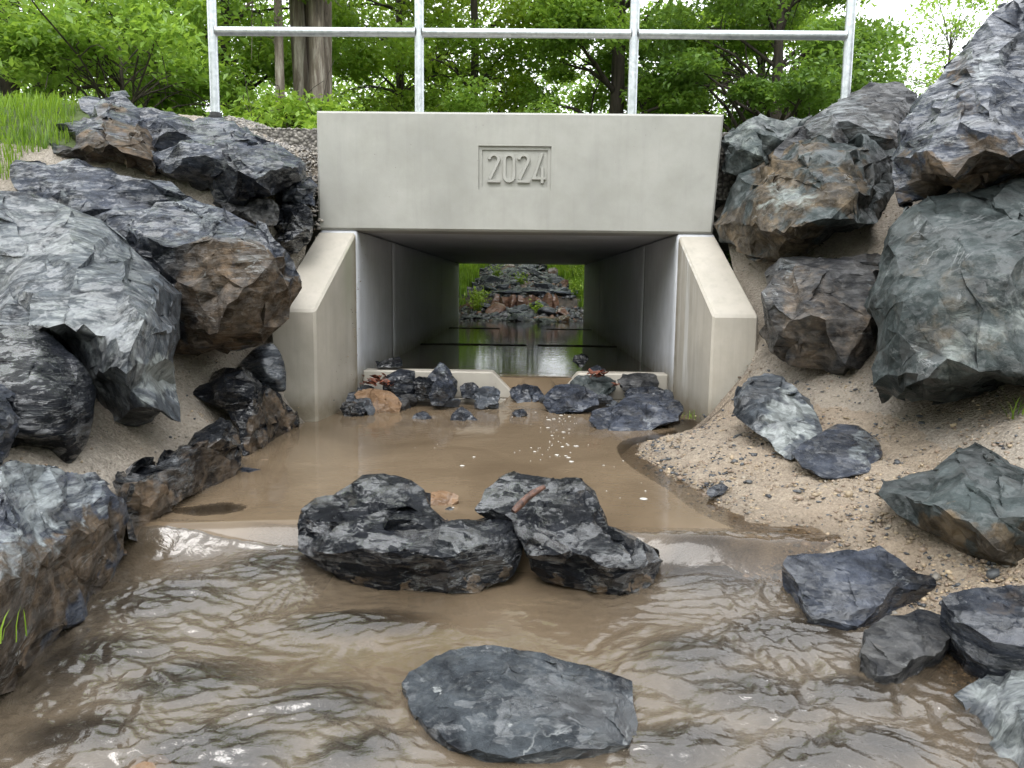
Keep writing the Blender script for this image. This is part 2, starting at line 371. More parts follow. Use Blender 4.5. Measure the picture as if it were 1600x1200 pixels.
def refine(V, T, L, maxit=8):
    V = np.asarray(V, float); T = np.asarray(T, np.int64)
    for _ in range(maxit):
        E = np.sort(np.concatenate([T[:, [0, 1]], T[:, [1, 2]], T[:, [2, 0]]]), axis=1)
        U, inv = np.unique(E, axis=0, return_inverse=True); inv = inv.ravel()
        ln = np.linalg.norm(V[U[:, 0]]-V[U[:, 1]], axis=1); sp = ln > L
        if not sp.any(): break
        mid = np.full(len(U), -1); mid[sp] = len(V)+np.arange(sp.sum())
        V = np.concatenate([V, (V[U[sp, 0]]+V[U[sp, 1]])/2])
        n = len(T); m = mid[inv].reshape(3, n).T; out = []
        cnt = (m >= 0).sum(1)
        out.append(T[cnt == 0])
        k = cnt == 3; t = T[k]; q = m[k]
        if k.any():
            out += [np.stack([t[:, 0], q[:, 0], q[:, 2]], 1), np.stack([q[:, 0], t[:, 1], q[:, 1]], 1), np.stack([q[:, 2], q[:, 1], t[:, 2]], 1), q]
        for r in range(3):
            a, b, c = r, (r+1) % 3, (r+2) % 3
            k = (cnt == 1) & (m[:, a] >= 0); t = T[k]; q = m[k]
            if k.any(): out += [np.stack([t[:, a], q[:, a], t[:, c]], 1), np.stack([q[:, a], t[:, b], t[:, c]], 1)]
            k = (cnt == 2) & (m[:, c] < 0); t = T[k]; q = m[k]   # edges a(ab) and b(bc) split
            if k.any(): out += [np.stack([q[:, a], t[:, b], q[:, b]], 1), np.stack([t[:, a], q[:, a], q[:, b]], 1), np.stack([t[:, a], q[:, b], t[:, c]], 1)]
        T = np.concatenate(out)
    return V, T
def vnormals(V, T):
    n = np.cross(V[T[:, 1]]-V[T[:, 0]], V[T[:, 2]]-V[T[:, 0]]); N = np.zeros_like(V)
    for k in range(3): np.add.at(N, T[:, k], n)
    return N/(np.linalg.norm(N, axis=1)[:, None]+1e-12)
def lap(V, T, it=1, f=.5):
    E = np.concatenate([T[:, [0, 1]], T[:, [1, 2]], T[:, [2, 0]], T[:, [1, 0]], T[:, [2, 1]], T[:, [0, 2]]])
    for _ in range(it):
        S = np.zeros_like(V); C = np.zeros(len(V)); np.add.at(S, E[:, 0], V[E[:, 1]]); np.add.at(C, E[:, 0], 1)
        V = V+(S/np.maximum(C, 1)[:, None]-V)*f
    return V
def fracture(V, T, size, seed, k, res, fixed=0):
    """coarse crests first, then ever smaller flat chips: every stage splits the faces and knocks some corners in or out"""
    rs = np.random.RandomState(seed+50)
    for L, a, pr in ((.30, .036, .75), (.15, .017, .6), (.07, .0065, .5)):
        if L*size < res*1.5: break
        n0 = len(V); V, T = refine(V, T, L*size, 6); N = vnormals(V, T); n = len(V)-n0
        if n <= 0: continue
        d = rs.normal(0, 1, n)*(rs.rand(n) < pr)*a*size*k; sl = rs.normal(0, 1, (n, 3))*L*size*.12
        V[n0:] += N[n0:]*d[:, None]+sl-N[n0:]*((sl*N[n0:]).sum(1))[:, None]
    V, T = refine(V, T, res, 9); N = vnormals(V, T); W = V+np.array([seed*1.37, seed*.71, seed*2.3])
    dirn = rs.normal(size=3); dirn /= np.linalg.norm(dirn)
    lay = np.stack([W@dirn*9, W[:, 0]*2, W[:, 1]*2], 1)/size
    V = V+N*((fbm(W/size*2.0, 3)*size*.014+fbm(lay, 3)*size*.004+facets(W, size*.09, seed+9, size*.0035)+fbm(W/size*26, 2)*size*.0012)*k)[:, None]
    return V, T
ROCKS = []
def rock(name, label, D, tilt, thick, outline, inner, ridges, mat, tints=(), res=.014, k=1., seed=0, down=False, sm=1, group=None, cat='boulder', sharp=32, dx=None, wat=0):
    """boulder whose front is a faceted relief: outline and crest points carry their own depth"""
    ys = [p[1] for p in outline]; y0, y1 = min(ys), max(ys)
    pts = [(p[0], p[1], p[2] if len(p) > 2 else 0) for p in list(outline)+list(inner)]
    n = len(outline)
    def W(x, y, dd):
        dd = dd*(1.3 if dd < 0 else 1)
        t = (y1-y)/(y1-y0); e = 0
        if dx: e = dx[1]+(dx[3]-dx[1])*min(max((x-dx[0])/(dx[2]-dx[0]), 0), 1)
        return P(x, y+wat*max(0, 1-t/.3), D+tilt*t+e+dd)
    ed = [(i, (i+1) % n) for i in range(n)]+[(a+n if a >= 0 else -a-1, b+n if b >= 0 else -b-1) for a, b in ridges]
    vo, eo, fo, ov, oe, of = delaunay_2d_cdt([Vector((p[0], -p[1])) for p in pts], ed, [], 1, 1e-4)
    dd = []
    for i, q in enumerate(vo):
        if ov[i]: dd.append(pts[ov[i][0]][2])
        else:
            ws = sorted(((p[0]-q.x)**2+(p[1]+q.y)**2+1, p[2]) for p in pts)[:2]
            dd.append((ws[0][1]/ws[0][0]+ws[1][1]/ws[1][0])/(1/ws[0][0]+1/ws[1][0]))
    V = [W(q.x, -q.y, dd[i]) for i, q in enumerate(vo)]
    T = [tuple(f) for f in fo]
    idx = []
    for i in range(n):
        j = next(j for j in range(len(vo)) if i in ov[j]); idx.append(j)
    # boundary including any split points
    cnt = {}
    for t in T:
        for a, b in ((t[0], t[1]), (t[1], t[2]), (t[2], t[0])): cnt[(a, b)] = 1
    bnd = {a: b for (a, b) in cnt if (b, a) not in cnt}
    loop = [idx[0]]
    while bnd.get(loop[-1]) not in (None, loop[0]) and len(loop) < 500: loop.append(bnd[loop[-1]])
    c = np.mean([V[i] for i in loop], axis=0); view = c-C0; view /= np.linalg.norm(view)
    prev = loop
    for sc, dp in ((.97, .35), (.72, .8)):
        cur = []
        for i in loop:
            p = c+(V[i]-c)*sc
            p = p+(np.array([0, .02, -thick])*dp if down else view*thick*dp)
            cur.append(len(V)); V.append(p)
        m = len(loop)
        for q in range(m):
            a, b = prev[q], prev[(q+1) % m]; a2, b2 = cur[q], cur[(q+1) % m]
            T += [(b, a, a2), (b, a2, b2)]
        prev = cur
    V.append(c+(np.array([0, .02, -thick]) if down else view*thick)); z = len(V)-1
    for q in range(len(prev)): T.append((prev[(q+1) % len(prev)], prev[q], z))
    T = np.array(T); V = np.array(V)
    if (vnormals(V, T)[:len(vo)]@view).mean() > 0: T = T[:, ::-1].copy()
    size = np.linalg.norm(V.max(0)-V.min(0))*.62
    size = min(size, .9)
    V, T = fracture(V, T, size, seed or (len(ROCKS)*13+3), k*(.35 if sm > 1 else 1), res)
    if sm > 1: V = lap(V, T, sm*3, .5)
    tint = np.zeros((len(V), 3))
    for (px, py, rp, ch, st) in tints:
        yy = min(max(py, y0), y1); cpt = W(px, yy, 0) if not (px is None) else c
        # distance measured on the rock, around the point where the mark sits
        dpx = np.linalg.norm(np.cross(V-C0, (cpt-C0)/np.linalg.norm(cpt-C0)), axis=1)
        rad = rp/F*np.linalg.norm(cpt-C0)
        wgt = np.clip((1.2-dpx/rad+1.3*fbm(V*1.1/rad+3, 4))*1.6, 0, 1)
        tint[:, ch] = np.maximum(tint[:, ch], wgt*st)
    o = newmesh(name, V, T, mat, smooth=True, sharp=sharp, attr={'tint': tint})
    recenter(o, (c[0], c[1], V[:, 2].min()))
    tag(o, label, cat, group); ROCKS.append(o)
    return o
def ico(sub):
    bm = bmesh.new(); bmesh.ops.create_icosphere(bm, subdivisions=sub, radius=1)
    V = np.array([v.co[:] for v in bm.verts]); T = np.array([[v.index for v in f.verts] for f in bm.faces]); bm.free(); return V, T
ICO = {k: ico(k) for k in (1, 2, 3, 4, 5)}
def chisel(seed, dims, sub=4, planes=14, rough=1., fl=0.):
    """free-standing broken stone: sphere cut by random planes, then fractured"""
    rs = np.random.RandomState(seed); V, T = ICO[sub]; V = V.copy()
    n = rs.normal(size=(planes, 3)); n /= np.linalg.norm(n, axis=1)[:, None]
    h = rs.uniform(.55, .95, planes)
    if fl: n[0] = (rs.uniform(-.12, .12), rs.uniform(-.12, .12), 1); h[0] = fl
    dn = V@n.T; r = np.where(dn > .02, h/np.maximum(dn, .02), 9).min(1); V = V*np.minimum(r, 1.15)[:, None]
    V = V*np.array(dims)/2
    if rough:
        m_ = float(np.mean(dims)); N = vnormals(V, T); W = V+seed*1.7
        V = V+N*((fbm(W/m_*2.2, 3)*m_*.03+facets(W, m_*.3, seed, m_*.02)+facets(W, m_*.12, seed+3, m_*.01))*rough)[:, None]
    return V, T
def stone(name, loc, dims, seed, mat, rot=0, sub=4, label=None, cat='stone', group=None, tilt=(0, 0), fl=0., rough=1.):
    V, T = chisel(seed, dims, sub, fl=fl, rough=rough)
    o = newmesh(name, V, T, mat, sharp=32); o.location = loc; o.rotation_euler = (tilt[0], tilt[1], rot)
    return tag(o, label, cat, group)

# ================================================================== SETTING
def tps(pts, lam=.02):
    p = np.array(pts, float); X = p[:, :2]; n = len(X)
    def U(a, b):
        r2 = ((a[:, None]-b[None])**2).sum(2)+1e-12; return r2*np.log(r2)*.5
    K = U(X, X)+np.eye(n)*lam; Pm = np.concatenate([np.ones((n, 1)), X], 1)
    A = np.block([[K, Pm], [Pm.T, np.zeros((3, 3))]]); s = np.linalg.solve(A, np.concatenate([p[:, 2], np.zeros(3)]))
    def f(x, y):
        q = np.stack([x.ravel(), y.ravel()], 1); out = np.empty(len(q))
        for i in range(0, len(q), 20000): out[i:i+20000] = U(q[i:i+20000], X)@s[:n]+s[n]+q[i:i+20000]@s[n+1:]
        return out.reshape(x.shape)
    return f
def grid_faces(nx, ny):
    a = np.arange(nx*ny).reshape(ny, nx)
    return np.stack([a[:-1, :-1], a[:-1, 1:], a[1:, 1:], a[1:, :-1]], -1).reshape(-1, 4)
def spaced(a, b, h0, far, g=1.18):
    """fine spacing from a to b, then growing out to far"""
    out = list(np.arange(a, b, h0 if b > a else -h0)); s = 1 if far > a else -1; h = h0
    while (far-out[-1])*s > 0: h *= g; out.append(out[-1]+s*h)
    return np.array(out)
# ---- right bank (sand and mortar)
rp = [Pz(*q, 0) for q in [(1075, 655), (1000, 690), (1040, 740), (1120, 795), (1215, 838)]]
rp += [Pz(1245, 880, -.075), Pz(1340, 975, -.09), Pz(1450, 1045, -.10), Pz(1500, 1085, -.105), Pz(1530, 1130, -.11)]
rp += [P(*q) for q in [(1120, 640, 3.1), (1175, 560, 3.1), (1240, 600, 2.85), (1150, 450, 3.38), (1120, 380, 3.6), (1330, 380, 3.15), (1300, 620, 2.6), (1420, 650, 2.35),
                       (1550, 640, 2.1), (1400, 700, 2.2)]]
rp += [Pz(*q) for q in [(1300, 800, .03), (1290, 860, .005), (1400, 860, .01), (1450, 880, .01), (1560, 890, .03), (1330, 760, .06), (1200, 740, .05), (1120, 700, .07), (1110, 735, .03), (1200, 800, .02),
                        (1480, 1030, -.095), (1560, 1040, -.07), (1410, 940, -.07), (1260, 870, -.02)]]
rp += [(1.0, 3.7, .92), (1.0, 3.85, 1.0), (1.4, 3.85, 1.05), (2, 3.7, 1.2), (4, 3.8, 1.4), (4, 2, 1.5), (2.2, 2.2, 1.0), (2.6, 3., 1.35), (2.2, 1, .75), (4, 0, 1.4), (1.7, 1.6, .5), (1.6, .8, .35), (.72, .5, -.12),
       (.40, 1.5, -.26), (.2, 2, -.26), (.2, 3, -.22), (.62, 3.2, -.05), (.40, 1., -.3), (.4, .3, -.32), (.4, -2, -.4), (1.2, -2, .3), (4, -3, 1.3)]
fr_ = tps(rp)
def lp_(q): return P(*q)
lp = [P(*q) for q in [(250, 640, 2.35), (150, 690, 2.05), (300, 600, 2.65), (340, 570, 2.8), (200, 720, 1.98), (120, 735, 1.85), (330, 650, 2.42), (400, 320, 3.35), (300, 300, 3.4), (430, 420, 3.3), (440, 390, 3.4),
                      (485, 225, 3.85), (445, 235, 3.85), (480, 300, 3.6), (60, 715, 1.75), (20, 200, 4.6), (100, 190, 4.8)]]
lp += [(-.82, 2.2, -.14), (-.74, 1.75, -.2), (-.80, 1.55, -.2), (-.82, 1.9, -.14), (-.86, 2.6, -.14), (-.90, 2.9, -.10), (-1.02, 2.5, .06), (-1.02, 2.85, .10), (-1.08, 3.15, .25), (-.72, 1.6, -.15), (-.70, 1.1, -.25), (-.5, 2, -.27), (-.5, 1, -.3), (-.5, 3, -.24), (-.6, 3.3, -.2), (-.5, 0, -.33),
       (-1.5, 1.6, .25), (-1.3, 1, .1), (-2.2, 1.4, .7), (-2.4, 2.4, .82), (-1.8, 2.8, .6), (-2.1, 3.1, .85), (-4, 1, 1.5), (-4, 3, 1.6), (-4, 4, 1.65), (-2.3, 3.7, 1.36), (-1.3, 3.85, 1.30), (-1, 3.7, 1.08), (-3, -2, 1.1), (-.5, -2, -.4), (-1.2, -2, .2), (-1.9, .5, .6)]
fl_ = tps(lp)
yb = np.concatenate([[-8, -5, -3, -2, -1.2, -.6, -.2, .1, .3, .5], np.arange(.6, 1.4, .02), np.arange(1.4, 3.9, .0125)])
def bank(side, f, name, mats):
    xs = spaced(.18, 2.35, .0125, 60, 1.25); nx = len(xs)
    U_, Y = np.meshgrid(xs, yb)
    # beyond the wing wall's front the sheet starts inside the wall
    k = np.clip((Y-3.04)/.05, 0, 1); x0 = .18+(.74 if side > 0 else .80)*k
    X = np.where(U_ < 2.3, x0+(U_-.18)*(2.3-x0)/(2.3-.18), U_)*side
    Z = f(X, Y); Z = np.where(np.abs(X) > 4.2, np.minimum(np.maximum(Z, 1.2), 1.6), Z); Z = np.minimum(Z, 1.7)
    p = np.stack([X.ravel(), Y.ravel(), Z.ravel()], 1)
    near = (np.abs(p[:, 0]) < 2.6)
    nz = np.zeros(len(p)); nz[near] = .022*fbm(p[near]*6, 3)+.009*fbm(p[near]*20, 3)+.007*fbm(p[near]*38, 3)+.004*np.abs(fbm(p[near]*110, 2))
    p[:, 2] += nz
    wet = np.clip(1-(p[:, 2]+.02-np.where(p[:, 1] < 1.66, -.09, 0))/.05, 0, 1)
    o = newmesh(name, p, grid_faces(nx, len(yb)), mats[0], attr={'wet': wet})
    if side < 0: o.data.flip_normals()
    o.data.materials.append(mats[1]); o.data.materials.append(mats[2])
    me = o.data; n = len(me.polygons); ce = np.empty(n*3); me.polygons.foreach_get('center', ce); ce = ce.reshape(-1, 3)
    mi = np.zeros(n, np.int32)
    wob = .12*fbm(ce*3, 3)
    if side > 0: mi[(ce[:, 2]+wob*.5 < .17)] = 1
    mi[(np.abs(ce[:, 0]) > 2.9) | ((side < 0) & (ce[:, 0]+wob < -1.75) & (ce[:, 2] > 1.15)) | (ce[:, 1] < .0)] = 2
    me.polygons.foreach_set('material_index', mi)
    return tag(o, kind='structure')
bank(1, fr_, 'bank', (M['mortar'], M['sand'], M['soil']))
bank(-1, fl_, 'bank', (M['mortar'], M['sand'], M['soil']))
# gravel shoulder and path over the culvert
V, Fc = prism(([(-60, 3.83, .99), (60, 3.83, .99), (60, 8.95, .99), (-60, 8.95, .99)], [(-60, 3.83, 1.30), (60, 3.83, 1.30), (60, 8.95, 1.30), (-60, 8.95, 1.30)]))
tag(newmesh('path', V, Fc, M['gravel'], smooth=False), kind='structure')
# far side valley
xs = np.concatenate([np.linspace(-60, -6, 14), np.arange(-5.8, 5.8, .06), np.linspace(6, 60, 14)]); ys = np.concatenate([np.arange(9.0, 20, .07), np.linspace(20.3, 160, 30)])
X, Y = np.meshgrid(xs, ys)
def outside(X, Y):                    # how far a point lies outside the stony bed
    q = np.clip(Y-9.5, 0, 6); return np.maximum(X-(.90-.09*q), -X-(.92-.035*q))
def farz(X, Y):
    t = np.clip((Y-9.6)/9, 0, 1); bed = .02+1.15*t**.85+np.where(Y > 11.0, .13, 0)+np.clip(Y-18.6, 0, 60)*.02
    s = np.clip(outside(X, Y)/1.6, 0, 1); s = s*s*(3-2*s)
    return bed*(1-s)+np.maximum(1.22, bed+.35)*s
Z = farz(X, Y); p = np.stack([X.ravel(), Y.ravel(), Z.ravel()], 1); p[:, 2] += .035*fbm(p*3.1, 4)
o = newmesh('ground', p, grid_faces(len(xs), len(ys)), M['rubble']); o.data.materials.append(M['soil'])
me = o.data; n = len(me.polygons); ce = np.empty(n*3); me.polygons.foreach_get('center', ce); ce = ce.reshape(-1, 3)
me.polygons.foreach_set('material_index', ((outside(ce[:, 0], ce[:, 1]) > .06) | (ce[:, 1] > 19)).astype(np.int32)); tag(o, kind='structure')
# ground far around everything, low, so the horizon is never empty
V = [(-300, -300, -1.5), (300, -300, -1.5), (300, 300, -1.5), (-300, 300, -1.5)]
tag(newmesh('ground', V, [(0, 1, 2, 3)], M['soil'], smooth=False), kind='structure')

# ---- submerged slabs (also used for the shape of the water)
SUB = []   # (x, y, rx, ry, rot, top)
for (px, py, rx, ry, rot, dz) in [(265, 950, .15, .12, .3, .012), (425, 905, .14, .11, .8, .012), (560, 985, .16, .06, .1, -.03), (150, 1040, .13, .09, .2, .010), (300, 1075, .12, .08, .4, .006),
                                  (480, 1110, .12, .08, .2, -.012), (330, 1175, .13, .07, .1, .008), (130, 1150, .10, .06, .1, .006), (1120, 925, .16, .11, 0, .012), (1235, 1010, .15, .09, .2, .006),
                                  (1080, 1040, .11, .08, .3, .010), (1180, 1100, .13, .08, -.2, .012), (1330, 1100, .10, .06, .2, .008), (1060, 1170, .10, .06, .2, .01), (1300, 1190, .12, .06, .2, .012),
                                  (560, 1180, .08, .05, .6, -.02), (330, 850, .11, .07, .3, .004), (1390, 1180, .07, .05, .2, .0)]:
    c = Pz(px, py, -.09); SUB.append((c[0], c[1], rx*1.1, ry*1.1, rot, dz))
XW = .28
def wlevel(x, y):
    """still-water height of the reach"""
    nt = np.clip(1.6-np.abs(x-.07)/.11, 0, 1)
    z = np.where(y > 3.76, .118, 0.)
    t = np.clip((3.80-y)/.33, 0, 1); z = np.where((y <= 3.80) & (y > 3.4), nt*.118*(1-t*t*(3-2*t))+(1-nt)*z, z)
    yw = 1.74-.04*np.tanh(x*4)+.02*np.sin(x*9)
    t = np.clip((yw-y)/.085, 0, 1); t = t*t*(3-2*t)
    low = -.072-np.clip(yw-.08-y, 0, 5)*.05
    return np.where(y < yw, low*t, z)
ywt = np.concatenate([[-6, -4, -2.5, -1.5, -.8, -.3, 0, .2, .4, .55], np.arange(.64, 1.9, .0045), np.arange(1.9, 3.4, .012), np.arange(3.4, 3.8, .008), np.arange(3.82, 9.9, .03)])
xwt = np.arange(-1.0, .86, .0045)
X, Y = np.meshgrid(xwt, ywt); Z = wlevel(X, Y)
bedz = np.where(Y > 1.74, Z-.20, Z-.085-.05*np.exp(-((X+.02)/.28)**2))+.02*fbm(np.stack([X.ravel()*5, Y.ravel()*5, X.ravel()*0], 1), 3).reshape(X.shape)
bedz = np.where(Y > 3.4, Z-.3, bedz)
# shallow margins where the beach runs under
bedz = np.maximum(bedz, fr_(X, Y)+.0*X) if True else bedz
bedz = np.where(Y > 3.3, Z-.3, bedz)
act = np.zeros_like(X); stone_h = np.full_like(X, -9.)
for (cx, cy, rx, ry, rot, dz) in SUB:
    dx, dy = X-cx, Y-cy; u = (dx*math.cos(rot)+dy*math.sin(rot))/rx; v_ = (-dx*math.sin(rot)+dy*math.cos(rot))/ry
    q = u*u+v_*v_; bulge = np.exp(-q*1.1)
    Z = Z+np.where(Y < 1.72, .016*bulge, 0); act = np.maximum(act, np.exp(-(u*u+(v_+.3)**2)*.45))
    stone_h = np.maximum(stone_h, Z-.012-.10*np.clip(q+.35*fbm(np.stack([X.ravel()*9, Y.ravel()*9, X.ravel()*0+cx], 1), 3).reshape(X.shape)-.15, 0, 3))
p3 = np.stack([X.ravel(), Y.ravel(), np.zeros(X.size)], 1)
low = (Y < 1.74)
calm = np.exp(-((X+.10)/.26)**2)*np.clip((Y-1.02)/.2, 0, 1)
amp = np.where(low, .45+.8*act, 0)*(1-.85*calm)+np.where((Y < 3.5) & (Y > 1.7), .02, 0)+np.where(Y > 3.8, .018, 0)+np.exp(-((Y-3.5)/.12)**2)*np.exp(-((X-.08)/.3)**2)*.5
amp = np.clip(amp, 0, 1)*(1-.9*np.exp(-((Y-(1.70-.04*np.tanh(X*4)))/.05)**2)*(X > 0))
warp = np.stack([fbm(p3*4+3, 2), fbm(p3*4+13, 2), p3[:, 0]*0], 1)
q1 = p3*np.array([8, 12.5, 1])+warp*1.6; q2 = p3*np.array([24, 38, 1])+warp*3.0
rid = 1-np.abs(fbm(q1, 2))*2.2; r2 = 1-np.abs(pnoise(q2))*2.4
Z = Z+(amp.ravel()*(.0095*rid+.0056*r2+.0015*pnoise(p3*np.array([80,110,1])))).reshape(X.shape)
# the smooth tongue over the weir keeps its glassy face
depth = np.clip(Z-np.maximum(bedz, stone_h), 0.0, 1)
murk = 1-np.exp(-depth/.105); murk = np.clip(murk, .15, .96); murk = np.where(Y > 1.78, np.maximum(murk, np.where(depth > .05, .93, murk)), murk)
murk = np.where(Y > 3.9, .3, murk)
wa = newmesh('water', np.stack([X.ravel(), Y.ravel(), Z.ravel()], 1), grid_faces(len(xwt), len(ywt)), M['water'], attr={'murk': murk.ravel(), 'riffle': amp.ravel()})
tag(wa, kind='structure')
bz = np.minimum(bedz, Z-.02)-.012; bz = np.where(Y > 1.72, Z-.22, bz)
st = 4
o = newmesh('stream_bed', np.stack([X[::st, ::st].ravel(), Y[::st, ::st].ravel(), bz[::st, ::st].ravel()], 1), grid_faces(X[::st, ::st].shape[1], X[::st, ::st].shape[0]), M['bed']); tag(o, kind='structure')

# ================================================================== CULVERT
cul = empty('culvert', (-.035, 3.6, 0), 'pale precast concrete box culvert with the year 2024 on its face, spanning the stream', 'culvert')
YB = 3.6
xl0, xr0, xl1, xr1, z0, z1 = -.958, .858, -.956, .886, .812, 1.342
hx0, hx1 = P(749, 0, YB)[0], P(866, 0, YB)[0]; hz1, hz0 = P(808, 228, YB)[2], P(808, 297, YB)[2]
def ringface(V, Fc, outer, inner):
    o = len(V); V += outer+inner
    for i in range(4): Fc.append((o+i, o+(i+1) % 4, o+4+(i+1) % 4, o+4+i))
    return o
V = []; Fc = []; b = .010
outer = [(xl0+b, YB, z0+b), (xr0-b, YB, z0+b), (xr1-b, YB, z1-b), (xl1+b, YB, z1-b)]
inner = [(hx0, YB, hz0), (hx1, YB, hz0), (hx1, YB, hz1), (hx0, YB, hz1)]
o_ = ringface(V, Fc, outer, inner)
d1 = .010; e = .016
l1 = [(x, YB+d1, z) for x, _, z in inner]; i1 = len(V); V += l1
for i in range(4): Fc.append((o_+4+i, o_+4+(i+1) % 4, i1+(i+1) % 4, i1+i))
in2 = [(hx0+e, YB+d1, hz0+e*.8), (hx1-e, YB+d1, hz0+e*.8), (hx1-e, YB+d1, hz1-e), (hx0+e, YB+d1, hz1-e)]; i2 = len(V); V += in2
for i in range(4): Fc.append((i1+i, i1+(i+1) % 4, i2+(i+1) % 4, i2+i))
in3 = [(x, YB+d1+.007, z) for x, _, z in in2]; i3 = len(V); V += in3
for i in range(4): Fc.append((i2+i, i2+(i+1) % 4, i3+(i+1) % 4, i3+i))
Fc.append((i3, i3+1, i3+2, i3+3))
bo = len(V); V += [(xl0, YB+b, z0), (xr0, YB+b, z0), (xr1, YB+b, z1), (xl1, YB+b, z1)]
for i in range(4): Fc.append((bo+i, bo+(i+1) % 4, o_+(i+1) % 4, o_+i))
bb = len(V); V += [(xl0, YB+.22, z0), (xr0, YB+.22, z0), (xr1, YB+.22, z1), (xl1, YB+.22, z1)]
for i in range(4): Fc.append((bb+i, bb+(i+1) % 4, bo+(i+1) % 4, bo+i))
Fc.append((bb+3, bb+2, bb+1, bb))
beam = newmesh('headwall_beam', V, Fc, M['concrete'], smooth=False); child(beam, cul)
# the digits, cast proud of the recess
def stroke(pts, wd, y0_, y1_):
    """flat bar following a 2D polyline"""
    pts = [Vector(p) for p in pts]; L = []; Rr = []; n = len(pts)
    for i, p in enumerate(pts):
        a = (pts[i]-pts[i-1]).normalized() if i else (pts[1]-pts[0]).normalized()
        c = (pts[i+1]-pts[i]).normalized() if i < n-1 else a
        t = (a+c).normalized(); nn = Vector((-t.y, t.x)); k = 1/max(.5, nn.dot(Vector((-a.y, a.x))))
        L.append(p+nn*wd/2*k); Rr.append(p-nn*wd/2*k)
    V = []; Fc = []
    for i in range(n):
        ch = (y1_-y0_)*.5
        V += [(L[i].x, y0_, L[i].y), (Rr[i].x, y0_, Rr[i].y), (L[i].x+(Rr[i].x-L[i].x)*.14, y1_, L[i].y+(Rr[i].y-L[i].y)*.14), (Rr[i].x+(L[i].x-Rr[i].x)*.14, y1_, Rr[i].y+(L[i].y-Rr[i].y)*.14)]
    for i in range(n-1):
        a, c = 4*i, 4*i+4
        Fc += [(a, c, c+2, a+2), (a+2, c+2, c+3, a+3), (a+3, c+3, c+1, a+1)]
    Fc += [(0, 2, 3, 1), (4*n-4, 4*n-3, 4*n-1, 4*n-2)]
    return V, Fc
def arc(cx, cz, rx, rz, a0, a1, n=10): return [(cx+rx*math.cos(R(a0+(a1-a0)*i/n)), cz+rz*math.sin(R(a0+(a1-a0)*i/n))) for i in range(n+1)]
def px2(x, y):                       # crop pixel (zoom of 720..900) -> x,z on the face
    q = P(720+x*180/1600, 200+y*180/1600, YB); return (q[0], q[2])
zt, zb = px2(600, 340)[1], px2(600, 760)[1]; DW = px2(550, 0)[0]-px2(370, 0)[0]; wd = .0162
yy0, yy1 = YB+.0172, YB+.004
def digit(ch, x0):
    r = DW/2-wd/2; xc = x0+DW/2; h = zt-zb
    if ch == '2':
        P2 = arc(xc, zt-r-wd/2, r, r, 180, -20, 14)+[(x0+wd*.62, zb+wd)]
        return merge([stroke(P2, wd, yy0, yy1), stroke([(x0, zb+wd/2), (x0+DW, zb+wd/2)], wd, yy0, yy1-.0004)])
    if ch == '0':
        A = arc(xc, zt-r-wd/2, r, r, 0, 180, 14)+arc(xc, zb+r+wd/2, r, r, 180, 360, 14)
        return stroke(A+[A[0]], wd, yy0, yy1)
    dw = DW*1.1
    return merge([stroke([(x0+dw*.72, zt), (x0+dw*.16, zb+h*.17)], wd, yy0, yy1), stroke([(x0, zb+h*.17), (x0+dw, zb+h*.17)], wd, yy0, yy1-.0004), stroke([(x0+dw*.75, zb+h*.52), (x0+dw*.75, zb)], wd, yy0, yy1-.0008)])
for ch, xx in (('2', 370), ('0', 582), ('2', 785), ('4', 985)):
    V, Fc = digit(ch, px2(xx, 500)[0]); dg = newmesh('digit', V, Fc, M['concrete'], smooth=False); child(dg, cul)
    dg.parent = beam; dg.matrix_parent_inverse = Matrix.Identity(4)
beam_off = Vector(cul.location)
# wing walls
def wing(s, xi0, xo0, xi1, xo1):
    yA, yC, yb_ = 3.115, 3.598, YB
    zt_, zc = .803, .458
    B = [(xi0, yA, -.3), (xo0, yA, -.3), (xo1, yC, -.3), (xi1, yC, -.3)]
    T_ = [(xi0, yA, zc), (xo0, yA, zc), (xo1, yC, zt_), (xi1, yC, zt_)]
    me = bpy.data.meshes.new('wing_wall'); bm = bmesh.new(); vs = [bm.verts.new(v) for v in B+T_]
    for f in [(3, 2, 1, 0), (4, 5, 6, 7), (0, 1, 5, 4), (1, 2, 6, 5), (2, 3, 7, 6), (3, 0, 4, 7)]: bm.faces.new([vs[i] for i in f])
    bmesh.ops.recalc_face_normals(bm, faces=bm.faces)
    bmesh.ops.bevel(bm, geom=[e_ for e_ in bm.edges if e_.calc_face_angle(0) > .3], offset=.009, segments=1, affect='EDGES')
    bmesh.ops.triangulate(bm, faces=bm.faces); bm.verts.index_update()
    V = np.array([v.co[:] for v in bm.verts]); T = np.array([[v.index for v in f.verts] for f in bm.faces]); bm.free()
    V, T = refine(V, T, .03, 9)
    V[:, 1] += .0015*fbm(V*25, 2)
    inner_side = np.abs(V[:, 0]-(xi0+(xi1-xi0)*(V[:, 1]-yA)/(yC-yA))) < .004
    t = (V[:, 1]-yA)/(yC-yA)
    if s > 0: lime = inner_side*np.clip((t-.25)*3, 0, 1)*np.clip((V[:, 2]-.05)*5, 0, 1); alg = 0*t
    else: lime = inner_side*np.clip((t-.72)*3, 0, .25); alg = inner_side*np.exp(-((t-.8)/.16)**2)*np.clip((V[:, 2]-.35)*4, 0, 1)*.8
    damp = np.clip(1.3-(V[:, 2])/.10+.4*fbm(V*6, 3), 0, 1)*.9+inner_side*np.exp(-((t-1)/.10)**2)*.75
    o = newmesh('wing_wall', V, T, M['concrete_wing'], smooth=True, sharp=20, attr={'lime': lime, 'algae': alg, 'damp': np.clip(damp, 0, 1)})
    return child(o, cul)
wing(-1, -.848, -1.032, -.782, -.957)
wing(1, .758, .942, .700, .872)
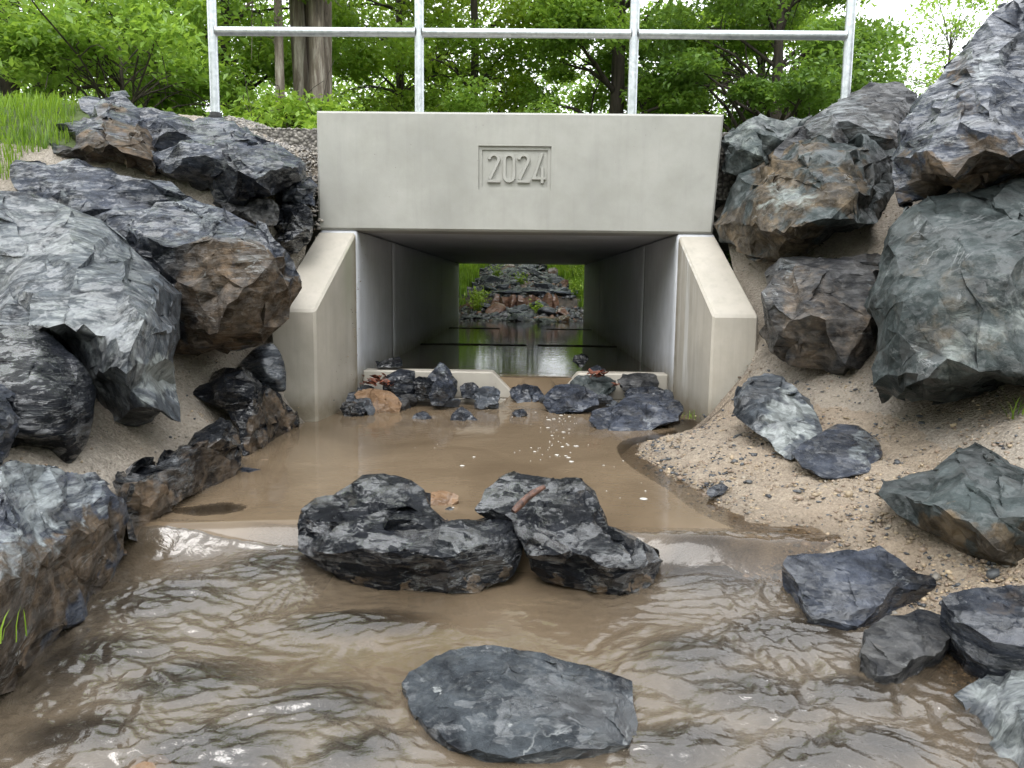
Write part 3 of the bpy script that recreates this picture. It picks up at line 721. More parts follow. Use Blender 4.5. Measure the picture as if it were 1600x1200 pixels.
XL, XR = -.781, .699
def slabobj(name, x0, x1, y0, y1, za, zb_, mat, bev=.006, damp=False, seg=True):
    V, Fc = prism(([(x0, y0, za), (x1, y0, za), (x1, y1, za), (x0, y1, za)], [(x0, y0, zb_), (x1, y0, zb_), (x1, y1, zb_), (x0, y1, zb_)]))
    o = bevobj(name, V, Fc, mat, bev, 1, cul); 
    if damp:
        me = o.data; bm = bmesh.new(); bm.from_mesh(me); bmesh.ops.triangulate(bm, faces=bm.faces); bm.verts.index_update()
        V = np.array([v.co[:] for v in bm.verts]); T = np.array([[v.index for v in f.verts] for f in bm.faces]); bm.free()
        V, T = refine(V, T, .12, 9); nm = o.name; bpy.data.objects.remove(o)
        d = np.clip(1.3-(V[:, 2]-.10)/.09, 0, 1)
        o = newmesh(name, V, T, mat, smooth=False, attr={'damp': d, 'lime': np.clip((V[:, 1]-6)*0+.10, 0, 1)}); child(o, cul)
    return o
# tunnel of precast frames: wall and roof panels with open joints
ys_ = [3.606, 4.58, 7.2, 9.18]
for i in range(3):
    g = .003*(i > 0)
    slabobj('side_wall', XL-.17, XL+.0012*(i % 2), ys_[i]+g, ys_[i+1], -.3, .81, M['concrete_in'], .007, True)
    slabobj('side_wall', XR-.0012*(i % 2), XR+.17, ys_[i]+g, ys_[i+1], -.3, .81, M['concrete_in'], .007, True)
slabobj('roof_slab', XL-.17, XR+.17, YB+.222, 9.0, .818, .985, M['concrete_in'], .006)
# haunch line where roof meets walls
slabobj('sill_beam', XL, XR, 3.70, 3.83, -.3, .02, M['concrete_wing'], .004)
def sillpiece(a0, a1, b0, b1):       # top run a0..b0, foot a1..b1
    V, Fc = prism(([(a1, 3.70, .0205), (b1, 3.70, .0205), (b1, 3.80, .0205), (a1, 3.80, .0205)], [(a0, 3.70, .150), (b0, 3.70, .150), (b0, 3.80, .150), (a0, 3.80, .150)]))
    bevobj('sill', V, Fc, M['concrete_wing'], .006, 1, cul)
sillpiece(XL, XL, -.15, -.02); sillpiece(.265, .16, XR, XR)
for yb_ in (5.75, 7.95):
    for (a, c) in ((XL, .02 if yb_ < 6 else -.25), (.10 if yb_ < 6 else .22, XR)):
        slabobj('baffle', a, c, yb_, yb_+.08, -.2, .124, M['rubble'], .006)
slabobj('headwall_beam', -.95, .88, 9.0, 9.2, .812, 1.34, M['concrete'], .01)
for s_, a, b2 in ((-1, XL, XL-.17), (1, XR, XR+.17)):
    V, Fc = prism(([(a, 9.19, -.3), (b2, 9.19, -.3), (b2+s_*.05, 9.75, -.3), (a+s_*.09, 9.75, -.3)], [(a, 9.19, .8), (b2, 9.19, .8), (b2+s_*.05, 9.75, .45), (a+s_*.09, 9.75, .45)]))
    bevobj('wing_wall', V, Fc, M['concrete_wing'], .008, 1, cul)

# ================================================================== RAILING
rl = empty('railing', (0, 3.75, 1.34), 'galvanised steel tube railing standing above the concrete beam', 'railing')
px_ = [(-1.475, 1.33), (-.508, 1.30), (.490, 1.30), (1.480, 1.32)]
for x, zb_ in px_:
    V, Fc = tube([(x, 3.75, zb_), (x, 3.75, 2.32)], .0215, 20); po = newmesh('post', V, Fc, M['steel'], sharp=50); child(po, rl)
    if abs(x) > 1:
        V, Fc = tube([(x, 3.75, zb_-.0), (x, 3.75, zb_+.012), (x, 3.75, zb_+.013), (x, 3.75, zb_+.03)], [.034, .034, .028, .026], 20); c_ = newmesh('base_collar', V, Fc, M['rubber'], sharp=40); child(c_, rl)
rh = 1.728
for i in range(3):
    a, c = px_[i][0]+.019, px_[i+1][0]-.019
    V, Fc = tube([(a, 3.75, rh), (c, 3.75, rh)], .0205, 20, cap=False); child(newmesh('rail', V, Fc, M['steel'], sharp=50), rl)
    for xx, s_ in ((a, 1), (c, -1)):
        V, Fc = tube([(xx-.002*s_, 3.75, rh), (xx+.006*s_, 3.75, rh)], [.0245, .021], 20, cap=False); child(newmesh('weld', V, Fc, M['steel']), rl)
V, Fc = tube([(px_[0][0]-.02, 3.75, 2.34), (px_[3][0]+.02, 3.75, 2.34)], .0225, 20); child(newmesh('handrail', V, Fc, M['steel'], sharp=50), rl)

# ================================================================== BOULDERS, left bank
BL = 'boulder'
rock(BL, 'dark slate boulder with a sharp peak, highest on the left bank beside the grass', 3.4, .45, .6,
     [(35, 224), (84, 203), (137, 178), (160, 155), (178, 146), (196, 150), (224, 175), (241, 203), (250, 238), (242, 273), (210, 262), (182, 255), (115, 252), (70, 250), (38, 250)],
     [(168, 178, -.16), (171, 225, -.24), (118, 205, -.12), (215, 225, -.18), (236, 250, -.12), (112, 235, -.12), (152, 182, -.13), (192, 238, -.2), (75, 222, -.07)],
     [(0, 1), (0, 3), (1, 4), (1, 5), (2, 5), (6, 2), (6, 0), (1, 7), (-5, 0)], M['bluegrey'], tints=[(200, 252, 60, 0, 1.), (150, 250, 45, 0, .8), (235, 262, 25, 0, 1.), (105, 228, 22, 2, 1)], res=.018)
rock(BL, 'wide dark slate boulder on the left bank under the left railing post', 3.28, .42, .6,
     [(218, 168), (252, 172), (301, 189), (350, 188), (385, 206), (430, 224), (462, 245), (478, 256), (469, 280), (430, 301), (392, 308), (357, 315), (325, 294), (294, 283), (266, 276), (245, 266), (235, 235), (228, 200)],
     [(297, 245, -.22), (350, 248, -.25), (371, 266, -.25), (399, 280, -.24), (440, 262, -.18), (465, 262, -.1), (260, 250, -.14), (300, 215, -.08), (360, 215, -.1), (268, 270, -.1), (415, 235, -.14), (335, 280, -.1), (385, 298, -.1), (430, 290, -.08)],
     [(0, 1), (1, 2), (2, 3), (3, 4), (4, 5), (6, 0), (6, 9), (0, 7), (8, 3), (8, 10)], M['bluegrey'], tints=[(330, 275, 40, 2, 1), (385, 290, 30, 2, .8), (435, 285, 30, 2, 1), (350, 262, 25, 2, .9)], res=.018)  # black tints paint the shade below the lit top
rock(BL, 'long grey-blue boulder across the left bank, brown broken end beside the concrete wing wall', 2.62, .46, .7,
     [(19, 259), (26, 252), (115, 250), (168, 268), (227, 280), (297, 305), (350, 325), (395, 350), (437, 392), (468, 430), (471, 450), (455, 480), (440, 510), (410, 537), (370, 550), (310, 556), (275, 550), (240, 520), (180, 440), (90, 350), (25, 292)],
     [(120, 292, -.05), (200, 335, -.12), (215, 375, -.22), (275, 385, -.28), (330, 372, -.3), (370, 372, -.3), (430, 402, -.22), (275, 440, -.22), (270, 500, -.12), (380, 450, -.26), (450, 450, -.12), (340, 520, -.16), (185, 305, .0), (310, 335, -.12), (60, 275, -.02), (200, 362, -.16)],
     [(0, 1), (1, 15), (15, 2), (2, 3), (3, 4), (4, 5), (5, 6), (3, 7), (7, 8), (5, 9), (9, 11), (6, 10), (1, 13), (0, 14)], M['bluegrey'],
     tints=[(390, 460, 75, 0, 1.), (330, 440, 60, 0, .95), (330, 520, 60, 0, 1.), (430, 480, 40, 0, 1.), (245, 420, 42, 2, 1.), (255, 480, 30, 2, 1.), (90, 275, 25, 1, .5), (310, 320, 60, 1, .55)], res=.015, dx=(20, .1, 470, 0.))
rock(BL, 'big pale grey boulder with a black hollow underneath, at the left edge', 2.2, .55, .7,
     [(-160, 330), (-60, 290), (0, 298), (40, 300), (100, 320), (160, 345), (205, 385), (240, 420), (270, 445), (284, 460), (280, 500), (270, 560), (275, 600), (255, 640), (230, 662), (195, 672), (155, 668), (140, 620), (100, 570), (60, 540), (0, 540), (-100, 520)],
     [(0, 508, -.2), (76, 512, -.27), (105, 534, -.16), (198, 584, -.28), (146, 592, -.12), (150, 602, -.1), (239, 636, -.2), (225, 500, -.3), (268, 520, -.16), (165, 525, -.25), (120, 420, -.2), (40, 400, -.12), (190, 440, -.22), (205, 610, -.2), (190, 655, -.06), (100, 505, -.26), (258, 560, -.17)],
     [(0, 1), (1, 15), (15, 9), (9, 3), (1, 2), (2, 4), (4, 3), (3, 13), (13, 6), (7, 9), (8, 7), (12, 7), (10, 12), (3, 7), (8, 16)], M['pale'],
     tints=[(140, 560, 34, 2, 1.), (175, 590, 26, 2, .9), (180, 640, 42, 2, 1.), (110, 540, 22, 2, 1.), (215, 650, 22, 2, .8), (90, 420, 150, 1, .3), (20, 440, 60, 1, .3), (250, 590, 30, 1, .8)], res=.013, k=.36)  # black tints put shade into the colour of the hollow
rock(BL, 'rounded glossy black boulder at the left edge, below the big pale one', 1.85, .3, .5,
     [(-120, 560), (-60, 520), (0, 508), (30, 505), (70, 512), (105, 546), (140, 581), (153, 612), (147, 662), (137, 697), (108, 733), (85, 722), (58, 709), (30, 712), (-20, 725), (-100, 720), (-140, 640)],
     [(40, 600, -.17), (90, 620, -.15), (20, 680, -.15), (100, 680, -.1), (60, 550, -.1), (-40, 600, -.15), (125, 640, -.07)], [(4, 0), (0, 1), (1, 3), (0, 2)], M['black'], res=.011, k=.65, sm=3,
     tints=[(60, 560, 30, 1, .2)])
rock(BL, 'small grey boulder cut by the left edge of view, leaning on the round black one', 1.62, .1, .3,
     [(-60, 580), (-10, 598), (8, 622), (24, 650), (22, 690), (5, 722), (-40, 735), (-80, 680)], [(-10, 650, -.08), (10, 670, -.05)], [(0, 1)], M['bluegrey'], res=.012)
rock(BL, 'huge near boulder on the left, grey top and ochre crusted side standing in the water', 1.25, .25, .55,
     [(-260, 760), (-120, 735), (0, 728), (25, 718), (75, 731), (104, 740), (158, 752), (171, 769), (196, 783), (202, 808), (194, 842), (196, 867), (179, 900), (162, 925), (142, 950), (100, 987), (92, 1017), (67, 1033), (29, 1058), (0, 1075), (-80, 1110), (-260, 1130), (-320, 950)],
     [(168, 775, -.05), (154, 821, -.07), (83, 850, -.10), (62, 880, -.12), (0, 917, -.13), (-150, 960, -.15), (120, 900, -.06), (60, 960, -.07), (185, 850, -.02), (60, 790, -.04), (110, 800, -.06), (0, 1010, -.08)],
     [(0, 1), (1, 2), (2, 3), (3, 4), (4, 5), (1, 6), (6, 7), (-8, 0), (3, 7), (9, 10), (10, 1)], M['bluegrey'],
     tints=[(60, 930, 60, 0, 1.), (130, 880, 50, 0, .95), (20, 1010, 70, 0, 1.), (170, 840, 40, 0, .8), (40, 760, 60, 1, .8), (130, 760, 40, 1, .6), (30, 850, 50, 1, .55), (20, 740, 30, 1, .8)], res=.0085, k=.8, dx=(0, -.17, 200, .25), wat=16)
rock(BL, 'low blocky boulder with an upright dark face on the left waterline, behind the huge one', 1.68, .12, .3,
     [(175, 753, .05), (198, 744, .1), (245, 727, .14), (292, 697, .14), (309, 674, .12), (344, 651, .1), (373, 674, .03), (378, 700), (376, 727), (356, 756), (327, 779), (286, 814), (262, 829), (222, 834), (201, 829), (196, 797)],
     [(262, 735, -.05), (205, 762, -.02), (265, 790, -.05), (230, 750, 0), (312, 698, -.03), (350, 672, -.02), (235, 790, -.04)],
     [(1, 0), (0, 4), (4, 5), (0, 2), (2, -13)], M['black'], tints=[(235, 790, 38, 0, 1.), (225, 815, 30, 0, 1.), (270, 735, 35, 1, .8), (320, 695, 30, 1, .5), (330, 730, 60, 0, .62)], res=.009, k=.7, dx=(205, 0, 376, .5), wat=14)
rock(BL, 'dark ridge of boulder sloping to the water at the foot of the left wing wall', 2.45, .18, .35,
     [(292, 607, .06), (327, 598, .08), (350, 573, .1), (379, 578, .08), (420, 601, .02), (449, 633), (467, 651), (468, 671), (432, 694), (405, 713), (380, 717), (374, 674), (356, 645, .0), (327, 629, .0)],
     [(355, 612, -.06), (395, 625, -.10), (415, 660, -.08), (350, 590, 0), (392, 680, -.06), (440, 655, -.04)], [(3, 0), (0, 1), (1, 2), (1, 4)], M['black'],
     tints=[(430, 650, 30, 0, .9), (400, 690, 25, 0, .6), (350, 590, 26, 1, .3), (400, 650, 18, 1, .7)], res=.010, k=.7, dx=(379, 0, 467, .5), wat=10)
rock(BL, 'small plain grey boulder leaning against the front of the left wing wall', 2.9, .1, .18,
     [(373, 569), (397, 543), (426, 533), (440, 552), (447, 575), (448, 612), (430, 614), (395, 600), (376, 590)], [(410, 565, -.06), (430, 590, -.05)], [(0, 1)], M['small'], res=.012, k=.6, sm=3)
rock(BL, 'small black boulder squeezed between the long boulder and the concrete beam', 3.32, .1, .25,
     [(437, 322), (470, 316), (486, 328), (490, 350), (483, 378), (465, 396), (448, 399), (428, 378), (430, 345)], [(462, 340, -.08), (455, 375, -.07), (475, 360, -.06)], [(0, 1), (0, 2)], M['black'], tints=[(440, 350, 14, 1, .6)], res=.012)
rock(BL, 'small grey wedge of rock against the lower left corner of the concrete beam face', 3.42, .1, .25,
     [(430, 303), (455, 285), (483, 276), (492, 292), (492, 322), (470, 318), (440, 318)], [(465, 298, -.06)], [], M['bluegrey'], res=.013)
rock(BL, 'flat dark piece of rock under the wide boulder, half buried in mortar on the left', 3.2, .1, .25,
     [(330, 318), (370, 312), (420, 312), (436, 330), (425, 352), (395, 345), (360, 332)], [(390, 325, -.04)], [], M['brownrock'], res=.013)
rock(BL, 'low grey boulder in the grass at the far left, behind the long one', 3.7, .1, .3,
     [(-60, 235), (0, 226), (35, 228), (60, 240), (40, 255), (0, 252), (-60, 262)], [(10, 238, -.06)], [], M['green'], res=.015)

# ================================================================== BOULDERS, right bank
rock(BL, 'blue-grey boulder peeping out behind the right end of the concrete beam', 3.60, .12, .5,
     [(1131, 213), (1155, 195), (1187, 181), (1224, 189), (1262, 186), (1290, 200), (1280, 240), (1220, 262), (1149, 274), (1134, 268)],
     [(1180, 205, -.08), (1215, 215, -.1), (1150, 235, -.08)], [(0, 1), (0, 2)], M['green'], tints=[(1190, 200, 50, 1, .3)], res=.02)
rock(BL, 'brown domed boulder behind and above the broad one, right of the railing', 3.45, .35, .6,
     [(1205, 250), (1225, 220), (1256, 197), (1290, 170), (1315, 155), (1345, 140), (1379, 130), (1400, 127), (1434, 147), (1425, 185), (1420, 235), (1395, 245), (1340, 240), (1280, 240), (1240, 250)],
     [(1368, 165, -.1), (1310, 190, -.14), (1395, 185, -.12), (1380, 215, -.15), (1300, 215, -.14), (1382, 145, -.04)], [(5, 0), (0, 2), (2, 3), (0, 1), (0, 3)], M['brownrock'], tints=[(1410, 165, 30, 2, .3), (1320, 190, 60, 1, .5)], res=.018, k=.6)
rock(BL, 'broad angular boulder with tan streaks, overhanging the right wing wall', 3.05, .5, .7,
     [(1115, 352), (1133, 318), (1160, 261), (1200, 240), (1240, 222), (1285, 211), (1320, 210), (1370, 216), (1402, 238), (1403, 290), (1405, 320), (1379, 339), (1341, 357), (1304, 363), (1280, 382), (1261, 396), (1219, 408), (1176, 400), (1144, 379), (1123, 368)],
     [(1277, 224, -.12), (1285, 299, -.26), (1299, 341, -.26), (1344, 235, -.2), (1341, 299, -.27), (1339, 348, -.2), (1181, 347, -.22), (1240, 355, -.24), (1299, 352, -.2), (1190, 290, -.14), (1230, 320, -.24), (1220, 385, -.1), (1150, 345, -.1)],
     [(0, 1), (1, 2), (3, 4), (4, 5), (12, 6), (6, 7), (7, 8), (9, 10), (10, 7), (3, -9), (0, 3)], M['green'],
     tints=[(1220, 260, 60, 0, .75), (1315, 280, 35, 0, .9), (1180, 370, 50, 0, 1.), (1240, 385, 40, 0, .8), (1375, 280, 32, 2, 1.), (1370, 320, 25, 2, 1.), (1300, 370, 20, 2, .9), (1235, 310, 30, 1, .4)], res=.015, dx=(1115, .38, 1250, 0))
rock(BL, 'towering purple-grey boulder in the upper right corner with rusty hollows', 2.65, .6, .8,
     [(1700, -120), (1640, -60), (1584, 0), (1549, 21), (1523, 53), (1496, 85), (1475, 112), (1448, 144), (1427, 176), (1405, 195), (1408, 224), (1395, 251), (1400, 299), (1405, 318), (1443, 312), (1491, 291), (1544, 283), (1600, 267), (1750, 260), (1850, 50), (1800, -80)],
     [(1411, 245, -.06), (1448, 235, -.2), (1491, 277, -.22), (1539, 235, -.28), (1576, 245, -.26), (1605, 232, -.26), (1480, 130, -.05), (1560, 80, -.16), (1578, 150, -.22), (1500, 190, -.24), (1550, 190, -.3), (1590, 60, -.08), (1440, 280, -.06), (1520, 75, -.08), (1650, 150, -.22), (1530, 120, -.18), (1545, 210, -.3), (1470, 175, -.14)],
     [(0, 1), (1, 2), (2, 3), (3, 4), (4, 5), (13, 7), (7, 8), (8, 10), (9, 10), (9, 1), (6, 17), (17, 9), (15, 7), (15, 9), (10, 16), (16, 3)], M['bluegrey'],
     tints=[(1430, 280, 34, 0, 1.), (1470, 280, 30, 0, 1.), (1540, 262, 34, 0, 1.), (1590, 258, 22, 0, .7), (1500, 105, 16, 0, .6), (1505, 165, 16, 0, .6), (1470, 125, 20, 1, .3), (1545, 100, 20, 1, .7), (1560, 20, 30, 0, .3)], res=.014, k=.85)
rock(BL, 'massive green-grey crusted boulder filling the right edge of view below the towering one', 2.2, .45, .8,
     [(1600, 277), (1560, 288), (1507, 299), (1453, 307), (1411, 331), (1389, 357), (1376, 400), (1368, 443), (1358, 480), (1372, 512), (1372, 549), (1360, 576), (1363, 603), (1400, 622), (1443, 625), (1485, 628), (1517, 620), (1555, 606), (1600, 614), (1760, 600), (1850, 430), (1750, 270)],
     [(1400, 400, -.12), (1440, 340, -.12), (1400, 520, -.16), (1500, 420, -.28), (1480, 560, -.24), (1385, 585, -.07), (1450, 590, -.2), (1530, 580, -.24), (1600, 585, -.26), (1600, 400, -.3), (1410, 470, -.2), (1485, 600, -.16), (1560, 330, -.15), (1700, 450, -.3)],
     [(1, 0), (0, 10), (10, 2), (2, 5), (5, 6), (6, 11), (11, 7), (7, 8), (1, 12), (1, 3)], M['green'],
     tints=[(1540, 500, 80, 0, .3), (1460, 400, 40, 0, .25), (1420, 560, 50, 2, .45), (1520, 615, 30, 2, .9), (1580, 600, 30, 2, .8), (1470, 345, 50, 2, .3), (1580, 470, 60, 1, .3), (1500, 560, 40, 1, .35)], res=.012, k=.75)
rock(BL, 'squarish brown flat-topped boulder between the right wing wall and the massive boulder', 2.72, .3, .6,
     [(1195, 427), (1219, 403), (1256, 400), (1309, 402), (1372, 395), (1378, 450), (1375, 500), (1385, 520), (1372, 548), (1336, 577), (1320, 588), (1283, 577), (1235, 572), (1203, 549), (1195, 507)],
     [(1212, 432, -.08), (1240, 413, -.1), (1293, 423, -.14), (1363, 425, -.14), (1215, 530, -.1), (1290, 500, -.2), (1320, 570, -.12), (1360, 500, -.16), (1240, 500, -.16)],
     [(-1, 0), (0, 1), (1, 2), (2, 3), (0, 4), (2, 5), (5, 6), (8, 5)], M['brownrock'], tints=[(1290, 410, 40, 2, .6), (1230, 408, 20, 1, .5), (1280, 500, 90, 0, .3), (1310, 440, 50, 1, .35)], res=.012, k=.85, dx=(1195, .1, 1260, 0))
rock(BL, 'low boulder with white and blue-grey skin, sunk in beach sand before the right wing wall', 2.2, .46, .25,
     [(1146, 622), (1176, 588), (1200, 583), (1222, 588), (1247, 611), (1275, 644), (1284, 672), (1258, 705), (1236, 718), (1209, 700), (1181, 676), (1152, 652)],
     [(1200, 615, -.05), (1215, 660, -.05), (1180, 640, -.06), (1245, 660, -.02), (1195, 600, -.02), (1160, 622, -.05)], [(0, 1), (5, 2), (2, 1), (5, 0)], M['pale'], tints=[(1235, 650, 36, 1, .9), (1165, 640, 22, 2, .9), (1190, 600, 20, 2, .6), (1215, 690, 18, 1, .8)], res=.009, k=.8)
rock(BL, 'smooth bluish boulder half sunk in the beach sand, touching the white-skinned one', 2.0, .3, .2,
     [(1234, 708), (1269, 683), (1308, 661), (1341, 664), (1374, 688), (1381, 710), (1363, 738), (1324, 747), (1286, 749), (1253, 732)],
     [(1290, 700, -.04), (1330, 690, -.03), (1340, 720, -.03)], [(0, 1)], M['bluegrey'], tints=[(1360, 695, 30, 1, .6), (1290, 720, 30, 2, .3)], res=.009, k=.45, sm=3)
rock(BL, 'speckled dark boulder with a rusty lower edge, on the beach at the right', 1.45, .42, .4,
     [(1371, 771), (1379, 752), (1420, 740), (1456, 733), (1480, 715), (1495, 704), (1522, 694), (1550, 705), (1600, 732), (1700, 760), (1730, 860), (1640, 895), (1600, 884), (1550, 878), (1495, 853), (1440, 826), (1401, 804)],
     [(1460, 745, -.06), (1500, 725, -.08), (1540, 720, -.08), (1415, 775, -.05), (1480, 800, -.13), (1560, 810, -.15), (1590, 750, -.1), (1640, 820, -.15), (1550, 850, -.1)], [(3, 0), (0, 1), (1, 2), (2, 6), (3, 4), (4, 8), (1, 4)], M['green'],
     tints=[(1560, 862, 40, 0, 1.), (1490, 840, 40, 0, .8), (1440, 745, 20, 2, .7), (1525, 710, 22, 2, 1.), (1590, 735, 22, 2, .8)], res=.009, k=.75)
rock('rock_slab', 'flat slate slab at the right water edge with a small black tip, below the weir', 1.37, .25, .14,
     [(1223, 881), (1231, 868), (1341, 861), (1374, 852), (1407, 875), (1434, 896), (1462, 901), (1463, 915), (1423, 921), (1379, 941), (1330, 969), (1269, 961), (1247, 914)],
     [(1290, 885, -.004), (1350, 890, -.008), (1400, 910, -.008), (1262, 905, -.01), (1285, 945, -.006), (1340, 950, -.006)], [(3, 0), (0, 1), (1, 2), (3, 4)], M['bluegrey'], tints=[(1445, 908, 16, 2, 1.), (1320, 900, 60, 1, .25)], res=.0065, k=.5, down=True, cat='rock slab', wat=8)
rock('rock_slab', 'small brownish slab lying at the water edge between two dark slabs on the right', 1.19, .2, .12,
     [(1350, 985), (1385, 961), (1434, 951), (1473, 962), (1493, 980), (1478, 1002), (1434, 1026), (1405, 1046), (1370, 1050), (1345, 1020)],
     [(1400, 985, -.006), (1440, 1000, -.008), (1390, 1030, -.004)], [(0, 1)], M['brownrock'], tints=[(1470, 985, 20, 2, .6), (1400, 1035, 26, 2, .6)], res=.0065, k=.4, down=True, cat='rock slab', wat=6)
rock('rock_slab', 'dark slab with a curved ridge in the sand on the right edge of view', 1.19, .18, .14,
     [(1472, 936), (1495, 925), (1550, 919), (1600, 914), (1680, 930), (1670, 1010), (1600, 1011), (1550, 1002), (1506, 974)],
     [(1530, 950, -.01), (1590, 965, -.02), (1560, 985, -.008), (1640, 960, -.02)], [(0, 1)], M['slate'], tints=[(1540, 940, 30, 1, .25), (1580, 950, 30, 0, .5)], res=.0065, k=.5, down=True, cat='rock slab')
rock(BL, 'pale blue-white boulder in the bottom right corner, partly under the water', .97, .3, .25,
     [(1490, 1086), (1528, 1062), (1561, 1046), (1600, 1026), (1700, 1020), (1740, 1200), (1640, 1260), (1540, 1240), (1520, 1190), (1535, 1150), (1511, 1115)],
     [(1560, 1090, -.04), (1600, 1130, -.07), (1570, 1160, -.03), (1640, 1080, -.07)], [(0, 1), (0, 2)], M['pale'], tints=[(1590, 1100, 70, 1, .5), (1540, 1200, 40, 2, .9), (1510, 1150, 30, 2, .4)], res=.006, k=.5, wat=10)

# ================================================================== ROCKS in the stream
rock(BL, 'glossy black boulder in mid-stream, wider left one of the central pair', 1.55, .26, .2,
     [(465, 830), (470, 795), (520, 772, .02), (548, 756, .03), (566, 742, .03), (600, 739, .03), (640, 750, .02), (662, 765, .02), (675, 795, .0), (700, 815, -.02), (735, 812, 0), (770, 810, .01), (810, 810, .0), (819, 840, .0), (802, 893, .0), (750, 915), (695, 918), (625, 914), (555, 903), (507, 886), (466, 860)],
     [(600, 795, -.055), (600, 827, -.07), (495, 862, -.06), (565, 857, -.09), (650, 862, -.10), (675, 830, -.08), (690, 818, -.055), (728, 828, -.06), (700, 910, -.03), (555, 772, -.01), (620, 765, -.02), (655, 800, -.04), (760, 850, -.07), (525, 820, -.06), (775, 830, -.03), (690, 870, -.085), (640, 880, -.075)],
     [(9, 0), (0, 1), (1, 5), (0, 6), (5, 6), (2, 3), (3, 4), (4, 5), (6, 7), (7, 15), (15, 8), (7, 14), (9, 13), (13, 2), (10, 11), (7, 12), (4, 16)], M['black'], tints=[(560, 820, 40, 1, .35), (600, 840, 30, 1, .25), (560, 903, 12, 0, .8), (640, 912, 12, 0, .8), (740, 908, 16, 0, .9), (790, 890, 10, 0, .8)], res=.0055, k=.9, wat=12, sharp=26)
rock(BL, 'glossy black boulder in mid-stream, the right one of the central pair, sharply ridged', 1.54, .26, .2,
     [(742, 797, .02), (758, 765, .03), (780, 747, .04), (810, 740, .05), (865, 746, .05), (905, 747, .05), (930, 768, .03), (938, 790, .01), (950, 820), (995, 840, .0), (1020, 855), (1036, 875), (1022, 905), (995, 922), (965, 926), (925, 915), (875, 906), (830, 886), (815, 845, -.02), (800, 812, -.01)],
     [(795, 792, .0), (840, 768, -.02), (875, 790, -.07), (900, 865, -.10), (830, 868, -.05), (995, 885, -.06), (925, 805, -.05), (800, 768, .01), (960, 850, -.07), (860, 830, -.08), (870, 775, -.02), (935, 880, -.08), (845, 800, -.06), (975, 905, -.04), (915, 765, .0)],
     [(7, 1), (1, 12), (12, 2), (2, 9), (2, 6), (6, 8), (8, 5), (3, 11), (11, 5), (4, 3), (9, 3), (1, 10), (10, 14), (5, 13), (7, 0), (0, 12)], M['black'], tints=[(930, 830, 26, 1, .35), (880, 760, 18, 1, .3), (870, 902, 12, 0, .8), (940, 914, 12, 0, .8), (1000, 905, 18, 0, .8)], res=.0055, k=.9, wat=12, sharp=26)
rock('rock_slab', 'flat grey slab with white flecks and veins, alone in the water at the bottom centre', 1.0, .28, .1,
     [(628, 1068), (640, 1050), (680, 1025), (730, 1010), (790, 1011), (838, 1018), (885, 1033), (950, 1050), (987, 1064), (990, 1100), (984, 1157), (925, 1163), (840, 1168), (760, 1168), (700, 1155), (665, 1132), (640, 1105)],
     [(690, 1060, -.01), (780, 1055, -.015), (880, 1080, -.02), (960, 1090, -.015), (720, 1120, -.02), (820, 1130, -.025), (930, 1140, -.02)], [(0, 1), (1, 2), (2, 3), (4, 5), (5, 6)], M['slab'],
     tints=[(684, 1078, 7, 1, .8), (732, 1072, 8, 1, .6), (765, 1064, 6, 1, .7), (820, 1100, 22, 1, .35), (795, 1130, 9, 1, .6), (880, 1060, 26, 1, .25), (760, 1110, 40, 1, .15)], res=.005, k=.4, down=True, cat='rock slab', wat=8)
SM = 'stone'
rock(SM, 'grey pointed pebble-like stone breaking the calm brown pool behind the central pair', 2.62, .12, .08, [(672, 720), (680, 706), (694, 698), (706, 703), (728, 718), (712, 724), (690, 726)], [(697, 712, -.03)], [(0, -4)], M['pale'], res=.006, k=.7, wat=6, cat='stone')
rock(SM, 'low dark stone in the pool, left of the grey pointed one and farther back', 2.98, .08, .08, [(588, 686), (600, 676), (622, 673), (637, 668), (648, 680), (640, 686), (612, 689)], [(625, 680, -.02)], [], M['slate'], res=.006, k=.7, wat=12, cat='stone')
rock(SM, 'small slate stone with an upright point, in the pool before the left sill', 3.18, .08, .08, [(702, 655), (708, 645), (722, 635), (733, 642), (748, 655), (728, 658)], [(722, 648, -.03)], [(0, -3)], M['slate'], res=.007, k=.7, wat=9, cat='stone')
rock(SM, 'small low stone breaking the pool beside the orange-brown rock', 3.2, .05, .06, [(641, 654), (650, 646), (662, 642), (675, 652), (668, 657), (652, 657)], [(660, 649, -.02)], [], M['slate'], res=.007, k=.7, wat=9, cat='stone')
rock(SM, 'tiny dark stone in mid pool in front of the notch in the sill', 3.3, .05, .06, [(800, 646), (808, 640), (818, 639), (825, 647), (812, 649)], [(812, 643, -.02)], [], M['slate'], res=.007, k=.7, wat=3, cat='stone')
rock(SM, 'dark cube-like stone in front of the left part of the sill', 3.56, .06, .14, [(598, 600), (603, 588), (622, 577), (648, 580), (650, 600), (644, 622), (618, 625), (600, 615)], [(615, 594, -.05), (643, 592, -.04)], [(0, 1)], M['slate'], res=.009, k=.8, wat=8, tints=[(620, 612, 16, 1, .5)], cat='stone')
rock(SM, 'black stone wedged between the cube-like one and the upright one by the sill', 3.53, .06, .12, [(645, 593), (655, 588), (676, 590), (682, 600), (674, 616), (655, 618), (648, 608)], [(662, 600, -.04)], [], M['black'], res=.009, k=.8, wat=8, cat='stone')
rock(SM, 'upright pointed blue-grey stone at the sill, tallest of its cluster', 3.52, .1, .14, [(668, 592), (676, 580), (688, 566), (698, 572), (707, 586), (715, 606), (706, 617), (694, 612), (682, 598)], [(692, 580, -.05), (700, 598, -.05)], [(-3, 0), (0, 1)], M['bluegrey'], tints=[(690, 575, 10, 1, .6)], res=.009, wat=12, k=.8, cat='stone')
